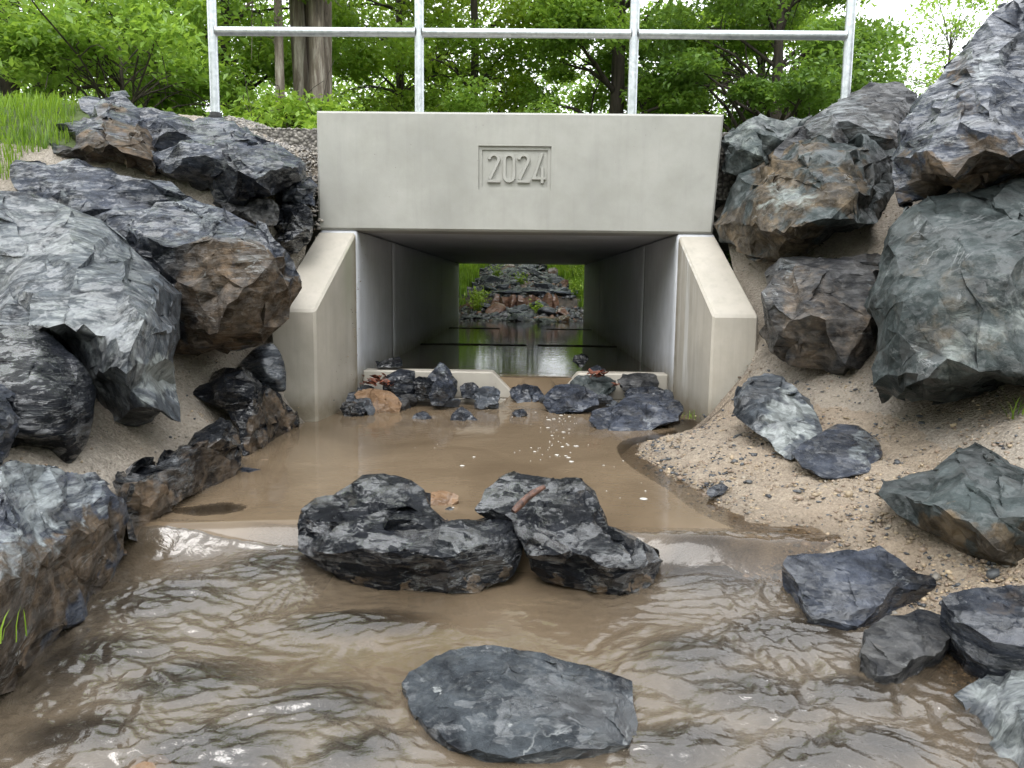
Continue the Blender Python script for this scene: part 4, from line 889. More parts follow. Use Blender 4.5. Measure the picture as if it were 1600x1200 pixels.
rock(SM, 'blunt dark stone in front of the upright pointed one', 3.44, .06, .12, [(670, 618), (676, 600), (688, 590), (700, 600), (706, 618), (692, 626), (676, 626)], [(690, 606, -.04)], [], M['slate'], res=.009, wat=8, k=.8, cat='stone')
rock(SM, 'orange-brown flat-sided stone beside the foot of the left wing wall', 3.36, .12, .14, [(553, 616), (560, 610), (583, 607), (611, 612), (622, 622), (628, 631), (621, 641), (590, 642), (572, 636), (560, 628)], [(590, 620, -.04), (605, 628, -.04)], [(0, 1)], M['orange'], res=.009, wat=12, k=.6, cat='stone')
rock(SM, 'small black stone at the water in front of the orange-brown one', 3.25, .06, .1, [(531, 638), (538, 628), (550, 627), (563, 634), (573, 642), (568, 649), (540, 649)], [(552, 637, -.03)], [], M['black'], res=.009, wat=5, k=.8, cat='stone')
rock(SM, 'small purplish stone against the left wing wall behind the small black one', 3.42, .05, .1, [(540, 626), (545, 614), (554, 612), (560, 626), (552, 634), (542, 633)], [], [], M['slate'], res=.009, wat=4, k=.8, cat='stone')
rock(SM, 'flat black stone lying on the left end of the sill by the tunnel wall', 3.72, .08, .12, [(588, 566), (603, 562), (624, 557), (629, 570), (622, 575), (590, 575)], [(610, 566, -.02)], [], M['black'], res=.009, k=.6, cat='stone')
rock(SM, 'small dark stone left of the notch at the foot of the sill', 3.6, .06, .1, [(718, 606), (727, 598), (740, 598), (748, 606), (740, 612), (722, 611)], [(733, 604, -.03)], [], M['slate'], res=.009, k=.8, wat=12, cat='stone')
rock(SM, 'ridged grey stone just in front of the left lip of the notch', 3.47, .1, .12, [(740, 620), (742, 611), (754, 604), (775, 606), (782, 612), (778, 622), (760, 624)], [(762, 611, -.03)], [(0, -3)], M['small'], res=.009, k=.9, wat=12, cat='stone')
rock(SM, 'grey stone washed by the overflow in the notch', 3.56, .1, .12, [(796, 612), (806, 604), (822, 600), (840, 604), (850, 614), (830, 618), (808, 618)], [(825, 608, -.03)], [(0, -3)], M['bluegrey'], res=.009, k=.9, wat=12, cat='stone')
rock(SM, 'broad slate stone with a rippled top, just right of the notch', 3.38, .2, .14, [(850, 628), (856, 612), (872, 602), (895, 600), (915, 605), (934, 618), (936, 628), (910, 633), (870, 634)], [(872, 608, -.03), (900, 612, -.05), (885, 626, -.04)], [(0, 1)], M['bluegrey'], res=.009, k=.8, wat=12, cat='stone')
rock(SM, 'dark low stone topped with red leaves against the right part of the sill', 3.56, .12, .14, [(888, 602), (896, 592), (915, 586), (945, 587), (962, 595), (962, 606), (940, 613), (905, 610)], [(925, 594, -.04), (945, 600, -.04)], [(0, 1)], M['green'], res=.009, k=.8, wat=12, cat='stone')
rock(SM, 'dark brown block at the right end of the sill beside the tunnel wall', 3.54, .1, .14, [(964, 594), (980, 585), (1005, 583), (1025, 586), (1030, 598), (1026, 612), (1000, 613), (972, 606)], [(990, 594, -.04), (1018, 596, -.03)], [(-1, 0), (0, 1)], M['brownrock'], tints=[(1000, 590, 20, 2, .7)], res=.009, k=.8, wat=12, cat='stone')
rock(SM, 'wide flat blue-grey stone at the foot of the right wing wall', 3.0, .35, .16, [(920, 655), (926, 642), (955, 636), (975, 622), (1000, 615), (1035, 617), (1062, 626), (1068, 640), (1060, 655), (1010, 664), (985, 668), (945, 667)], [(975, 640, -.05), (1010, 628, -.05), (1040, 640, -.05), (985, 655, -.04)], [(0, 1), (1, 2), (0, 3)], M['bluegrey'], tints=[(1010, 640, 40, 1, .3)], res=.009, k=.6, wat=12, cat='stone')
rock(SM, 'dark stone behind the wide flat one, under the tunnel wall on the right', 3.42, .12, .12, [(975, 616), (990, 606), (1020, 604), (1042, 612), (1050, 622), (1020, 624), (985, 624)], [(1010, 612, -.03)], [], M['slate'], res=.01, wat=9, cat='stone')
rock(SM, 'dark stone in the tunnel pool just behind the right part of the sill', 4.05, .05, .1, [(894, 563), (898, 555), (912, 553), (920, 561), (908, 566)], [], [], M['black'], res=.012, wat=9, cat='stone')
rock(SM, 'dark wedge of stone resting on the right part of the sill', 3.74, .06, .08, [(918, 584), (922, 575), (934, 570), (946, 577), (944, 585)], [(934, 577, -.02)], [], M['slate'], res=.01, cat='stone')
rock(SM, 'flat blue stone just under the surface beside the left kerb boulders', 2.2, .1, .06, [(358, 748), (368, 735), (385, 730), (405, 733), (425, 742), (410, 752), (380, 757)], [(385, 740, -.02)], [], M['bluegrey'], res=.008, k=.5, down=True, wat=3, cat='stone')
rock(SM, 'small orange stone at the tip of the kerb boulders on the left waterline', 2.38, .04, .05, [(396, 726), (402, 720), (418, 718), (434, 722), (428, 727), (408, 729)], [], [], M['orange'], res=.008, k=.4, down=True, cat='stone')
rock(SM, 'rounded ochre stone breaking the water at the bottom edge of view', .93, .08, .08, [(190, 1202), (205, 1185), (230, 1177), (255, 1178), (272, 1192), (275, 1220), (230, 1235), (195, 1225)], [(232, 1195, -.02)], [], M['orange'], res=.006, k=.3, sm=4, cat='stone')
rock(SM, 'pinkish stone just breaking the water between the central pair', 1.93, .05, .06, [(668, 790), (672, 770), (690, 766), (708, 770), (716, 782), (700, 792)], [(690, 776, -.01)], [], M['orange'], res=.006, k=1., down=True, wat=5, cat='stone')
rock(SM, 'tilted dark grey pebble on the beach near the pool', 2.02, .05, .04, [(1104, 772), (1108, 762), (1128, 754), (1138, 762), (1132, 770), (1112, 777)], [(1120, 764, -.012)], [(0, -4)], M['slate'], res=.005, k=.5, cat='stone')
# submerged slabs
for i, (cx, cy, rx, ry, rot, dz) in enumerate(SUB):
    lv = -.072-max(0, 1.66-cy)*.05+.016-.016; 
    stone('submerged_slab', (cx, cy, lv-.022), (rx*2.5, ry*2.5, .08), 300+i, M['slate'], rot, 4, 'dark flat slab lying under the riffles of the brown water', 'rock slab', 'slabs under the riffles', fl=.5, rough=.6)
# stick on the right central boulder
a, c = P(802, 808, 1.56), P(850, 770, 1.62)
pth = [a+(c-a)*t+np.array([0, 0, .012+.006*math.sin(t*3)]) for t in (0, .2, .45, .7, 1)]
V, Fc = tube(pth, [.0058, .0078, .0070, .0074, .0055], 16)
V = np.array(V); V += .0022*np.stack([fbm(V*90, 2), fbm(V*90+5, 2), fbm(V*90+9, 2)], 1)
stk = newmesh('stick', V, Fc, M['wood'], sharp=50); tag(stk, 'short reddish-brown broken stick lying across the ridge of the central right boulder', 'stick')

# ================================================================== UPSTREAM, beyond the culvert
rs = np.random.RandomState(5)
UP = 'broken stones in the rising bed beyond the culvert'
protos = []
for k in range(7):
    V, T = chisel(900+k, (1, 1, .62), 4, planes=11, rough=1.3); protos.append((V, T))
pm_ = [newmesh('stone', V, T, M['small'], sharp=32) for V, T in protos]
pr_ = [newmesh('stone', V, T, M['rust'], sharp=32) for V, T in protos[:4]]
for o in pm_+pr_:
    tag(o, None, 'stone', UP)
used = set()
def upstone(x, y, sz, rust=False, flat=1., zoff=0.):
    L = pr_ if rust else pm_; b = L[rs.randint(len(L))]
    o = b if b.name not in used else b.copy()
    if o is not b: COL.objects.link(o)
    used.add(b.name)
    z = float(farz(np.array([x]), np.array([y]))[0])+zoff
    o.location = (x, y, max(z, .08)+sz*.12*flat); o.rotation_euler = (rs.uniform(-.4, .4), rs.uniform(-.4, .4), rs.uniform(0, 6.28)); o.scale = (sz, sz*rs.uniform(.6, .9), sz*flat*rs.uniform(.6, 1.))
    o['label'] = 'rusty brown broken stone in the rising stream bed beyond the culvert' if rust else 'grey broken slate stone in the rising stream bed beyond the culvert'
    return o
n = 0
while n < 130:
    y = 9.6+rs.uniform(0, 1)**1.2*8.5; x = rs.normal(0, .42)*(1+.08*(y-9.6)); 
    if outside(np.array([x]), np.array([y]))[0] > .12: continue
    sz = rs.uniform(.10, .34)*(1+.04*(y-9.6))
    if 10.8 < y < 11.15 and abs(x) < .6: continue
    upstone(x, y, sz, rust=rs.rand() < .16, flat=rs.uniform(.5, 1.)); n += 1
for b in pm_+pr_:
    if b.name not in used: bpy.data.objects.remove(b)
# the rusty step: a row of upright stones with pale flat caps
xx = -.47
for i in range(8):
    w_ = rs.uniform(.09, .16)
    o = stone('step_stone', (xx+w_/2, 10.95+rs.uniform(-.03, .03), .30), (w_*1.25, .16, .30), 700+i, M['rust'], rs.uniform(-.25, .25), 4, 'upright rusty red stone in the row that forms a step beyond the culvert', 'stone', 'rusty stones of the step', rough=.8)
    xx += w_*.9
for i, (x, w_, d_) in enumerate([(-.25, .42, .25), (.18, .5, .3), (.52, .42, .28)]):
    V, T = chisel(740+i, (w_, d_, .09), 4, fl=.5, rough=.7); o = newmesh('cap_stone', V, T, M['bluegrey'], sharp=32); o.location = (x, 11.12, .47); o.rotation_euler = (.04, .05*(i-1), rs.uniform(-.3, .3))
    tag(o, ['pale flat stone capping the left end of the rusty step', 'pale flat stone capping the middle of the rusty step', 'pale flat stone capping the right end of the rusty step'][i], 'stone')
stone('stone', (.50, 10.35, .22), (.22, .18, .16), 771, M['rust'], .4, 4, 'single pinkish stone in front of the right end of the rusty step', 'stone')

def chips(name, N, place, size, cols, seed, mat='chips', flat=.5, sub=1):
    """loose gravel nobody could count: one mesh of small angular chips, colour per chip"""
    rs = np.random.RandomState(seed); V0, T0 = ICO[sub]; nv = len(V0)
    pos = place(rs, N); N = len(pos); sz = size(rs, N)
    Vs = V0[None]*(1+rs.uniform(-.35, .35, (N, nv, 1)))*np.stack([np.ones(N), rs.uniform(.5, 1, N), rs.uniform(.35, .8, N)*flat/.5], 1)[:, None]*sz[:, None, None]
    a = rs.uniform(0, 6.28, N); t = rs.uniform(-.5, .5, N); ca, sa, ct, st_ = np.cos(a), np.sin(a), np.cos(t), np.sin(t)
    x, y, z = Vs[..., 0], Vs[..., 1], Vs[..., 2]; y, z = y*ct[:, None]-z*st_[:, None], y*st_[:, None]+z*ct[:, None]
    x, y = x*ca[:, None]-y*sa[:, None], x*sa[:, None]+y*ca[:, None]
    V = (np.stack([x, y, z], -1)+pos[:, None]).reshape(-1, 3)
    T = (T0[None]+(np.arange(N)*nv)[:, None, None]).reshape(-1, 3)
    cols = np.array(cols); ci = cols[rs.randint(len(cols), size=N)]*rs.uniform(.7, 1.25, (N, 1)); C = np.repeat(ci, nv, 0)
    o = newmesh(name, V, T, M[mat], smooth=False, attr={'col': C})
    return o
SL = [(.05, .055, .065), (.07, .075, .08), (.03, .033, .04), (.10, .10, .10)]; TA = [(.33, .25, .16), (.40, .31, .2), (.27, .2, .14), (.22, .16, .11)]
def beach(rs, N):
    px = rs.uniform(990, 1640, N*9); py = rs.uniform(630, 1100, N*9)
    # along the wing foot and the water edge they lie thickest
    q = np.array([Pz(a, b, .05) for a, b in zip(px, py)]); z = fr_(q[:, 0], q[:, 1])
    e = np.exp(-np.clip(z-.0, 0, 1)/.05)*.9+.2
    k = (rs.rand(len(q)) < e) & (z > np.where(q[:, 1] < 1.68, -.10, -.03)) & (z < .28) & (q[:, 0] > .3) & (q[:, 1] < 3.3)
    k &= (fbm(q*4.5, 3)+.25 > rs.uniform(-.3, .6, len(q)))
    q = q[k][:N]; z = fr_(q[:, 0], q[:, 1])
    nz = .022*fbm(np.stack([q[:, 0], q[:, 1], z], 1)*6, 3)
    return np.stack([q[:, 0], q[:, 1], z+nz+.001], 1)
o = chips('gravel', 9500, beach, lambda r, n: .0018+.0055*r.rand(n)**3+.012*(r.rand(n) < .02)*r.rand(n), TA*7+[(.34, .29, .22), (.2, .18, .15)]*2+SL*2, 11)
tag(o, 'small mixed tan and slate chips strewn over the sandy beach on the right', 'gravel', kind='stuff')
o = chips('gravel', 4200, lambda r, n: beach(r, n)[lambda q: (q[:, 1] > 1.65)] if False else (lambda q: q[(q[:, 1]+.35*pnoise(q*6) > 2.15) | (pnoise(q*9+4) > .22)])(beach(r, n)), lambda r, n: .003+.010*r.rand(n)**3, SL*2+TA, 12, flat=.3)
tag(o, 'flat dark slate shards along the pool edge of the beach', 'gravel', kind='stuff')
def mort(side, f):
    def g(rs, N):
        x = rs.uniform(.75, 2.0, N)*side; y = rs.uniform(1.2, 3.75, N); z = f(x, y); k = (z > .05)
        p = np.stack([x, y, z], 1)[k]; p[:, 2] += .022*fbm(p*6, 3)+.002; return p
    return g
o = chips('gravel', 9000, mort(-1, fl_), lambda r, n: .0015+.004*r.rand(n)**3, TA+[(.3, .26, .21)]*4+SL[:1], 13); tag(o, 'coarse crumbs of pale mortar between the boulders on the left bank', 'mortar crumbs', kind='stuff')
o = chips('gravel', 9000, mort(1, fr_), lambda r, n: .0015+.004*r.rand(n)**3, TA+[(.3, .26, .21)]*4+SL[:1], 14); tag(o, 'coarse crumbs of pale mortar between the boulders on the right bank', 'mortar crumbs', kind='stuff')
def pathg(rs, N):
    x = np.concatenate([rs.uniform(-1.5, -.93, N//2), rs.uniform(.9, 1.4, N//2)]); y = rs.uniform(3.55, 3.95, N//2*2)
    z = np.where(x < 0, fl_(x, y), fr_(x, y)); z = np.where(y > 3.83, np.maximum(z, 1.30), z); k = (x < 0) | (y > 3.83); return np.stack([x, y, z+.004], 1)[k]
o = chips('gravel', 5000, pathg, lambda r, n: .006+.006*r.rand(n), [(.34, .31, .27), (.24, .22, .2), (.42, .38, .33), (.16, .15, .14)], 15); tag(o, 'grey crushed gravel of the path shoulder beside the concrete beam', 'gravel', kind='stuff')
def upg(rs, N):
    y = 9.6+rs.uniform(0, 1, N)*9.5; x = rs.normal(0, .5, N)*(1+.07*(y-9.6)); k = outside(x, y) < .1; x, y = x[k], y[k]
    return np.stack([x, y, np.maximum(farz(x, y), .10)+.01], 1)
o = chips('gravel', 7000, upg, lambda r, n: .015+.05*r.rand(n)**2, SL*3+[(.14, .14, .15), (.16, .08, .045), (.2, .2, .2)], 16, sub=1); tag(o, 'loose slate rubble covering the rising stream bed beyond the culvert', 'rubble', kind='stuff')
# foam flecks on the pool
rs = np.random.RandomState(21); V0, T0 = ICO[2]; VV = []; TT = []; nv = 0
fp = [(px, py) for px, py in zip(rs.normal(862, 20, 70), rs.uniform(628, 720, 70))]+[(rs.uniform(640, 1000), rs.uniform(690, 800)) for _ in range(35)]+[(rs.uniform(790, 900), rs.uniform(625, 660)) for _ in range(25)]
for (a, b) in fp:
    q = Pz(a+(b-650)*.15, b, .0015); r = .0012+.0065*rs.rand()**4
    v = V0*np.array([r*rs.uniform(1, 1.8), r*rs.uniform(.8, 1.6), .0012+r*.12])*(1+.3*fbm(V0*2+rs.rand()*9, 2))[:, None]+q; VV.append(v); TT.append(T0+nv); nv += len(V0)
o = newmesh('foam', np.concatenate(VV), np.concatenate(TT), M['foam']); tag(o, 'white flecks of foam drifting on the brown pool', 'foam', kind='stuff')
# rusty leaf litter by the sill
def leaf_litter(name, spots, n, spread, label, seed):
    rs = np.random.RandomState(seed); V = []; Fc = []
    for i in range(n):
        c = np.array(spots[rs.randint(len(spots))])+rs.normal(0, 1, 3)*np.array(spread); L = rs.uniform(.012, .026); W_ = L*rs.uniform(.35, .6)
        Rm = np.array(Matrix.Rotation(rs.uniform(0, 6.28), 3, 'Z') @ Matrix.Rotation(rs.uniform(-.7, .7), 3, 'X') @ Matrix.Rotation(rs.uniform(-.6, .6), 3, 'Y'))
        q = np.array([(-L, 0, 0), (-L*.3, W_, .004), (L*.4, W_*.8, .003), (L, 0, .006), (L*.4, -W_*.8, .003), (-L*.3, -W_, .004), (0, 0, -.003)])@Rm.T+c
        o_ = len(V); V += list(q); Fc += [(o_+k, o_+(k+1) % 6, o_+6) for k in range(6)]
    s_ = newmesh(name, V, Fc, M['litter']); return tag(s_, label, 'leaf litter', kind='stuff')
s = NT('dead_leaves'); v = s.coord(); n1 = s.noise(v, 60, 3); M['litter'] = s.done(s.bsdf(s.ramp(n1, [(.35, (.05, .02, .012)), (.6, (.20, .06, .03)), (.75, (.28, .13, .07))]), .5))
leaf_litter('leaf_litter', [P(575, 595, 3.6), P(590, 590, 3.6), P(600, 598, 3.55)], 46, (.025, .02, .008), 'clump of rusty dead leaves caught between the left stones and the sill', 3)
leaf_litter('leaf_litter', [P(930, 583, 3.58), P(962, 600, 3.56), P(936, 586, 3.58)], 26, (.02, .02, .006), 'few rusty dead leaves caught on the right stones by the sill', 4)
# board at the bottom left
V, Fc = prism(([(-.83, .62, -.3), (-.70, .60, -.3), (-.765, 1.05, -.3), (-.9, 1.05, -.3)], [(-.83, .62, -.10), (-.70, .60, -.10), (-.765, 1.05, -.095), (-.9, 1.05, -.095)]))
o = bevobj('kerb_stone', V, Fc, M['bw'] if 'bw' in M else M['brownrock'], .006, 1); tag(o, 'flat brown edging stone at the bottom left corner of the stream', 'kerb stone')

# ================================================================== GRASS
def grass(name, pos, hgt, label, seed, wd=.004, lean=.35):
    rs = np.random.RandomState(seed); N = len(pos); h = hgt*rs.uniform(.5, 1.15, N); a = rs.uniform(0, 6.28, N); bl = rs.uniform(.1, 1, N)*lean*h; w_ = wd*rs.uniform(.6, 1.3, N)
    dx, dy = np.cos(a), np.sin(a); px, py = -dy*w_, dx*w_; rows = []
    for t, k in ((0, 1.), (.4, .9), (.75, .6)):
        cx = pos[:, 0]+dx*bl*t*t; cy = pos[:, 1]+dy*bl*t*t; cz = pos[:, 2]+h*t*(1-.25*t*lean)
        rows += [np.stack([cx-px*k, cy-py*k, cz], 1), np.stack([cx+px*k, cy+py*k, cz], 1)]
    rows.append(np.stack([pos[:, 0]+dx*bl, pos[:, 1]+dy*bl, pos[:, 2]+h*(1-.25*lean)], 1))
    V = np.stack(rows, 1).reshape(-1, 3); b = (np.arange(N)*7)[:, None]
    T = np.concatenate([b+np.array([[0, 1, 3]]), b+np.array([[0, 3, 2]]), b+np.array([[2, 3, 5]]), b+np.array([[2, 5, 4]]), b+np.array([[4, 5, 6]])])
    o = newmesh(name, V, T, M['grass'], attr={'tone': np.repeat(rs.uniform(0, 1, N), 7)})
    return tag(o, label, 'grass', kind='stuff')
rs = np.random.RandomState(31)
x = rs.uniform(-4.6, -1.7, 60000); y = rs.uniform(2.6, 6.0, 60000); z = np.minimum(np.where(y > 3.83, 1.32, fl_(x, np.minimum(y, 3.85))), 1.7)
k = (x < -2.12-.2*fbm(np.stack([x, y, y*0], 1)*3, 2)) & (z > .98) & ~((y > 4.3) & (x > -2.4))
grass('grass', np.stack([x, y, z-.01], 1)[k], .085, 'fresh green grass on the bank top at the left edge', 32, wd=.0028)
x = rs.uniform(-3.2, 3.2, 70000); y = rs.uniform(9.6, 17, 70000); k = outside(x, y) > .05+.25*fbm(np.stack([x, y, y*0], 1)*1.5, 2); x, y = x[k], y[k]
grass('grass', np.stack([x, y, farz(x, y)-.01], 1), .2, 'bright grass on both sides of the stream beyond the culvert', 33, wd=.009)
def tuft(px, py, D, n, h, label, seed, spread=.02):
    rs = np.random.RandomState(seed); c = P(px, py, D); p = c+rs.normal(0, 1, (n, 3))*np.array([spread, spread, .002]); o = grass('grass_tuft', p, h, None, seed, .0012+h*.005, .8)
    o['category'] = 'grass tuft'; o['label'] = label; del o['kind']; return o
tuft(1592, 668, 2.0, 16, .16, 'thin grass tuft under the massive boulder at the right edge', 41)
tuft(-5, 1000, 1.0, 10, .06, 'few thin grass blades on the near left boulder', 42)
tuft(1083, 655, 3.1, 14, .05, 'tiny grass tuft at the foot of the right wing wall', 43)

# ================================================================== PLANTS AND TREES
def leaves_mesh(name, pos, size, mat, seed, parent=None, tone=None, up=.55, asp=.6):
    rs = np.random.RandomState(seed); N = len(pos); L = size*rs.uniform(.6, 1.25, N)
    n = rs.normal(size=(N, 3)); n[:, 2] = np.abs(n[:, 2])+up; n /= np.linalg.norm(n, axis=1)[:, None]
    t = rs.normal(size=(N, 3)); t -= n*(t*n).sum(1)[:, None]; t /= np.linalg.norm(t, axis=1)[:, None]; b = np.cross(n, t)
    def pt(u, v, w_): return pos+t*(u*L)[:, None]+b*(v*L*asp)[:, None]+n*(w_*L)[:, None]
    V = np.stack([pt(-.5, 0, 0), pt(-.12, .42, .10), pt(.5, 0, -.05), pt(-.12, -.42, .10)], 1).reshape(-1, 3); q = (np.arange(N)*4)[:, None]
    T = np.concatenate([q+np.array([[0, 2, 1]]), q+np.array([[0, 3, 2]])])
    tn = rs.uniform(0, 1, N) if tone is None else np.clip(tone+rs.normal(0, .16, N), 0, 1)
    return newmesh(name, V, T, mat, smooth=False, parent=parent, attr={'tone': np.repeat(tn, 4)})
def limb(p0, p1, r0, r1, rs, n=6, wob=.08, seg=8):
    p0, p1 = np.array(p0, float), np.array(p1, float); L = np.linalg.norm(p1-p0); pts = []; rr = []
    off = np.cumsum(rs.normal(0, wob*L/n, (n+1, 3)), 0); off -= off[0]
    for i in range(n+1):
        t = i/n; pts.append(p0+(p1-p0)*t+off[i]*(1-t*.4)+np.array([0, 0, .10*L*math.sin(t*3.14)])); rr.append(r0+(r1-r0)*t)
    return pts, rr
def tree(label, base, H, rad, cb, nclump, nleaf, lsize, mat, bark, seed, trunks=1, tr=.12, crad=.42, sq=(1, 1, 1), clumpdim=.5, group=None, cat='tree', name='tree', flare=.5, dens=None):
    """trunk + limbs to clumps of leaves; crown is an uneven ellipsoid from height cb to H"""
    rs = np.random.RandomState(seed); root = empty(name, base, label, cat, group); parts = []
    cz = (cb+H)/2; rz = (H-cb)/2; cl_ = []
    while len(cl_) < nclump:
        d = rs.normal(size=3); d /= np.linalg.norm(d); r = rs.uniform(.25, 1)**.5; p = d*r*np.array([rad*sq[0], rad*sq[1], rz])
        k = 1+.35*pnoise(np.array([d*1.7+seed]))[0]*2
        cl_.append(p*k+np.array([0, 0, cz]))
    cl_ = np.array(cl_); tops = []
    for k in range(trunks):
        a = 6.28*k/max(trunks, 1)+rs.uniform(0, 1); o_ = np.array([math.cos(a), math.sin(a), 0])*tr*.9*(trunks > 1)
        pts, rr = limb(o_, o_*(2.5 if trunks > 1 else 1)+np.array([0, 0, H*.82]), tr, tr*.3, rs, 9, .03, 12); rr[0] *= 1.35; pts = [np.array(p) for p in pts]
        parts.append(tube(pts, rr, 12)); tops.append((pts, rr))
    lim = []
    for c in cl_[rs.permutation(len(cl_))[:min(len(cl_), 46)]]:
        pts, rr = tops[rs.randint(len(tops))]; zz = max(.15*H, c[2]-rs.uniform(.25, .8)*np.linalg.norm(c[:2])-.2); i = min(int(np.searchsorted([p[2] for p in pts], zz)), len(pts)-2)
        lp2, lr = limb(pts[i], c, rr[i]*.42, .007, rs, 6, .12); lim.append(tube(lp2, lr, 6, cap=False))
        for _ in range(3):
            j = rs.randint(2, 6); q = np.array(lp2[j])+rs.normal(0, crad*.7, 3); tp, trr = limb(lp2[j], q, lr[j]*.5+.002, .003, rs, 3, .15); lim.append(tube(tp, trr, 4, cap=False))
    V, Fc = merge(parts); newmesh('trunk', V, Fc, bark, parent=root)
    V, Fc = merge(lim); newmesh('limbs', V, Fc, bark, parent=root)
    pos = []; tone = []
    for c in cl_:
        n_ = int(nleaf*1.9*rs.uniform(.5, 1.4)); r = crad*rs.uniform(.6, 1.3); d = rs.normal(size=(n_, 3)); d /= np.linalg.norm(d, axis=1)[:, None]
        q = d*(rs.uniform(0, 1, n_)**.45)[:, None]*np.array([r, r, r*clumpdim]); q[:, 2] -= .25*(q[:, 0]**2+q[:, 1]**2)/r
        pos.append(c+q); tone.append(np.full(n_, rs.uniform(.2, .8)))
    leaves_mesh('crown', np.concatenate(pos), lsize*1.2, mat, seed+1, root, np.concatenate(tone))
    return root
GZ = 1.2
TG = 'leafy trees behind the railing'
tree('tall tree with several fluted pale trunks standing close together behind the railing', (-2.5, 9.4, .9), 9, 2.6, 2.7, 80, 190, .085, M['leaf_fresh'], M['bark'], 101, trunks=4, tr=.11, crad=.55)
tree('slender dark-trunked tree just left of the fluted trunks', (-2.78, 9.0, .9), 6.6, 1.5, 2.3, 34, 170, .075, M['leaf_mid'], M['bark'], 102, tr=.065, crad=.45)
tree('broad leafy tree filling the far left behind the grass', (-6.2, 9.5, 1.1), 6., 2.5, .5, 95, 210, .085, M['leaf_fresh'], M['barkd'], 103, tr=.13, crad=.55)
tree('mid green bushy tree behind the left railing post', (-4.2, 11.2, 1.1), 5.6, 1.7, .3, 70, 200, .085, M['leaf_mid'], M['barkd'], 104, tr=.1, crad=.5)
tree('yellow-green young tree behind the middle of the railing', (-.9, 13.0, 1.2), 7.2, 1.6, .3, 70, 200, .085, M['leaf_yellow'], M['barkd'], 105, tr=.09, crad=.5)
tree('pale green tree filling the gap right of the fluted trunks', (-2.0, 12.4, 1.2), 6.5, 1.3, .3, 62, 200, .085, M['leaf_fresh'], M['barkd'], 115, tr=.08, crad=.5)
tree('large dense tree behind the right half of the concrete beam', (1.35, 12.2, 1.2), 6.4, 1.9, .3, 105, 230, .085, M['leaf_mid'], M['barkd'], 106, tr=.14, crad=.5)
tree('dark bushy tree behind the right rail with pale upper leaves', (3.6, 11.6, 1.2), 4.7, 1.75, .1, 100, 230, .08, M['leaf_dark'], M['barkd'], 107, tr=.12, crad=.5)
tree('light green tree showing above the dark one near the right railing post', (4.1, 14.2, 1.2), 6.0, 1.9, .8, 75, 200, .09, M['leaf_fresh'], M['barkd'], 108, tr=.11, crad=.5)
tree('thin airy tree against the white sky between the right post and the corner boulder', (9.4, 18.2, 1.2), 6.2, 1.3, 1.6, 34, 60, .09, M['leaf_mid'], M['barkd'], 109, tr=.06, crad=.6)
tree('bright yellow-green sapling behind the right boulders', (7.5, 13.6, 1.2), 3.55, .45, 1.6, 18, 120, .09, M['leaf_yellow'], M['barkd'], 110, tr=.035, crad=.28)
tree('low green shrub in front of the slender dark trunk', (-2.6, 8.5, 1.1), 1.5, 1.1, .1, 36, 150, .07, M['leaf_fresh'], M['barkd'], 111, tr=.03, crad=.35, cat='shrub', name='shrub')
tree('green shrub below the railing left of the large dense tree', (-.6, 10.6, 1.2), 2.1, 1.0, .1, 30, 150, .07, M['leaf_mid'], M['barkd'], 112, tr=.03, crad=.35, cat='shrub', name='shrub')
tree('leafy shrub behind the peaked boulder on the left', (-4.2, 8.2, 1.2), 2.5, 1.4, .1, 50, 170, .075, M['leaf_mid'], M['barkd'], 113, tr=.035, crad=.4, cat='shrub', name='shrub')
tree('shaded leafy shrub at the far left edge under the broad tree', (-7.3, 8.2, 1.2), 2.6, 1.5, .1, 50, 170, .075, M['leaf_dark'], M['barkd'], 114, tr=.035, crad=.4, cat='shrub', name='shrub')
# woodland farther back, one mass
rs = np.random.RandomState(55); pos = []; tn = []; tb = []
for i in range(70):
    x = rs.uniform(-24, 9.5); y = rs.uniform(16, 25); h = rs.uniform(5., 8.5)*(1 if x < 6 else .4); r0 = rs.uniform(1.3, 2.2)
    tb.append(tube([(x, y, 1), (x+rs.normal(0, .2), y, h*.8)], [.12, .04], 6))
    for _ in range(24):
        d = rs.normal(size=3); d /= np.linalg.norm(d); c = np.array([x, y, 1+h/2])+d*np.array([r0, r0, h/2])*rs.uniform(.3, 1); n_ = 70
        pos.append(c+rs.normal(0, .32, (n_, 3))*np.array([1, 1, .6])); tn.append(np.full(n_, rs.uniform(.1, .7)))
wd_ = leaves_mesh('woodland', np.concatenate(pos), .15, M['leaf_mid'], 77, None, np.concatenate(tn)); tag(wd_, 'soft green woodland closing the view far behind the trees', 'woodland', kind='stuff')
# woods on the downstream side, behind the viewer: unseen, added to darken the boulder fronts
rs = np.random.RandomState(56); pos = []; tn = []
for i in range(60):
    a = rs.uniform(-2.1, 2.1); rr_ = rs.uniform(7.5, 13); x = math.sin(a)*rr_*1.15; y = -math.cos(a)*rr_+1; h = rs.uniform(4, 6.5); r0 = rs.uniform(1.2, 2)
    if y > 1.5: continue
    for _ in range(20):
        d = rs.normal(size=3); d /= np.linalg.norm(d); c = np.array([x, y, .8+h/2])+d*np.array([r0, r0, h/2])*rs.uniform(.3, 1)
        pos.append(c+rs.normal(0, .36, (45, 3))); tn.append(np.full(45, rs.uniform(.1, .7)))
wd_ = leaves_mesh('woodland', np.concatenate(pos), .24, M['leaf_dark'], 78, None, np.concatenate(tn)); tag(wd_, 'dark woodland out of view behind the viewer, added to darken the boulder fronts', 'woodland', kind='stuff')
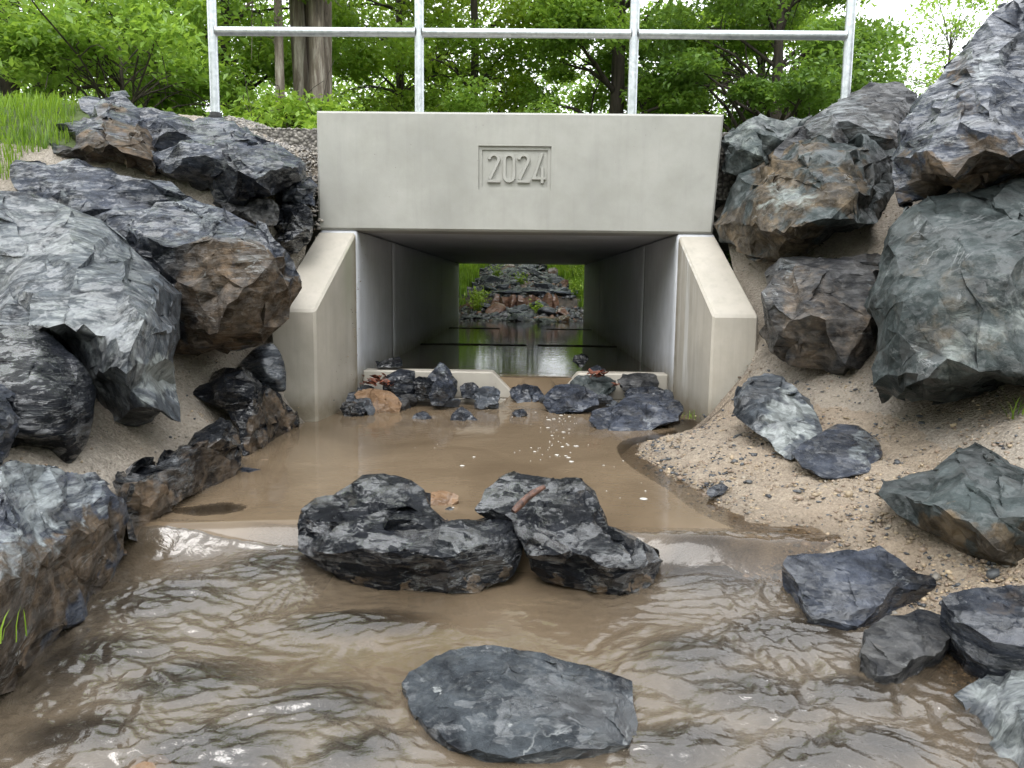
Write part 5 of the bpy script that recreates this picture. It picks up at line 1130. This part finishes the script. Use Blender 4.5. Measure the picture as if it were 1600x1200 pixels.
# weeds beyond the culvert
def weed(x, y, h, r, label, seed, n=150):
    z = float(farz(np.array([x]), np.array([y]))[0]); rs = np.random.RandomState(seed)
    root = empty('weed', (x, y, z), label, 'plant'); st_ = []; pos = []
    for i in range(9):
        e = np.array([rs.normal(0, r*.6), rs.normal(0, r*.6), h*rs.uniform(.6, 1.1)]); pts, rr = limb((0, 0, 0), e, .006, .002, rs, 4, .1); st_.append(tube(pts, rr, 5, cap=False))
        for _ in range(n//9): pos.append(np.array(pts[rs.randint(1, 5)])+rs.normal(0, .04, 3))
    V, Fc = merge(st_); newmesh('stems', V, Fc, M['grass'], parent=root); leaves_mesh('leaves', np.array(pos), .055, M['leaf_yellow'], seed, root, None, up=.8)
weed(-.62, 10.6, .26, .22, 'bushy bright green weed on the left of the bed beyond the culvert', 61, 330)
weed(.78, 12.3, .30, .16, 'leafy weed below the grass on the right beyond the culvert', 62, 200)
weed(-.05, 12.2, .2, .1, 'small weed growing above the middle of the rusty step', 63, 90)
weed(-.48, 13.0, .25, .14, 'weed among the stones left of the middle, farther up the bed', 64, 130)
weed(.17, 10.6, .10, .12, 'low sprawling weed in front of the rusty step', 65, 110)
weed(.72, 11.1, .22, .1, 'small weed at the right end of the rusty step', 66, 100)

# ---- small stones heaped along the sill, between the larger ones
rs = np.random.RandomState(91); pr2 = []
for k in range(6):
    V, T = chisel(950+k, (1, .8, .62), 3, planes=10, rough=1.2); pr2.append((V, T))
base_o = {}
spots = []
while len(spots) < 46:
    px, py = rs.uniform(532, 1052), rs.uniform(601, 640); D = 3.64-(py-601)/39*.34
    if 790 < px < 850 and rs.rand() < .6: continue
    if abs(px-800) < 190 and py > 622: continue
    spots.append((px, D))
for i, (px, D) in enumerate(spots):
    k = i % 6; m_ = M['small'] if i % 9 else M['brownrock']
    if (k, m_.name) not in base_o:
        o = newmesh('small_stone', pr2[k][0], pr2[k][1], m_, sharp=32); base_o[(k, m_.name)] = o
    else:
        o = base_o[(k, m_.name)].copy(); COL.objects.link(o)
    sz = rs.uniform(.06, .13); q = P(px, 610, D); o.location = (q[0], D, .012+sz*.12+max(0, D-3.5)*.25)
    o.scale = (sz, sz*rs.uniform(.7, 1), sz*rs.uniform(.7, 1.1)); o.rotation_euler = (rs.uniform(-.5, .5), rs.uniform(-.5, .5), rs.uniform(0, 6.28))
    tag(o, 'small dark broken stone heaped at the water along the concrete sill', 'stone', 'small stones along the sill')
# shrubs closing the head of the stream
for i, (x, y, lb) in enumerate([(-1.9, 18.6, 'dark leafy shrub closing the left side of the stream head beyond the culvert'), (.1, 19.2, 'dark leafy shrub closing the middle of the stream head beyond the culvert'), (2.0, 18.7, 'dark leafy shrub closing the right side of the stream head beyond the culvert')]):
    tree(lb, (x, y, 1.3), 2.6, 1.25, .0, 46, 110, .1, M['leaf_dark'], M['barkd'], 130+i, tr=.03, crad=.42, cat='shrub', name='shrub')
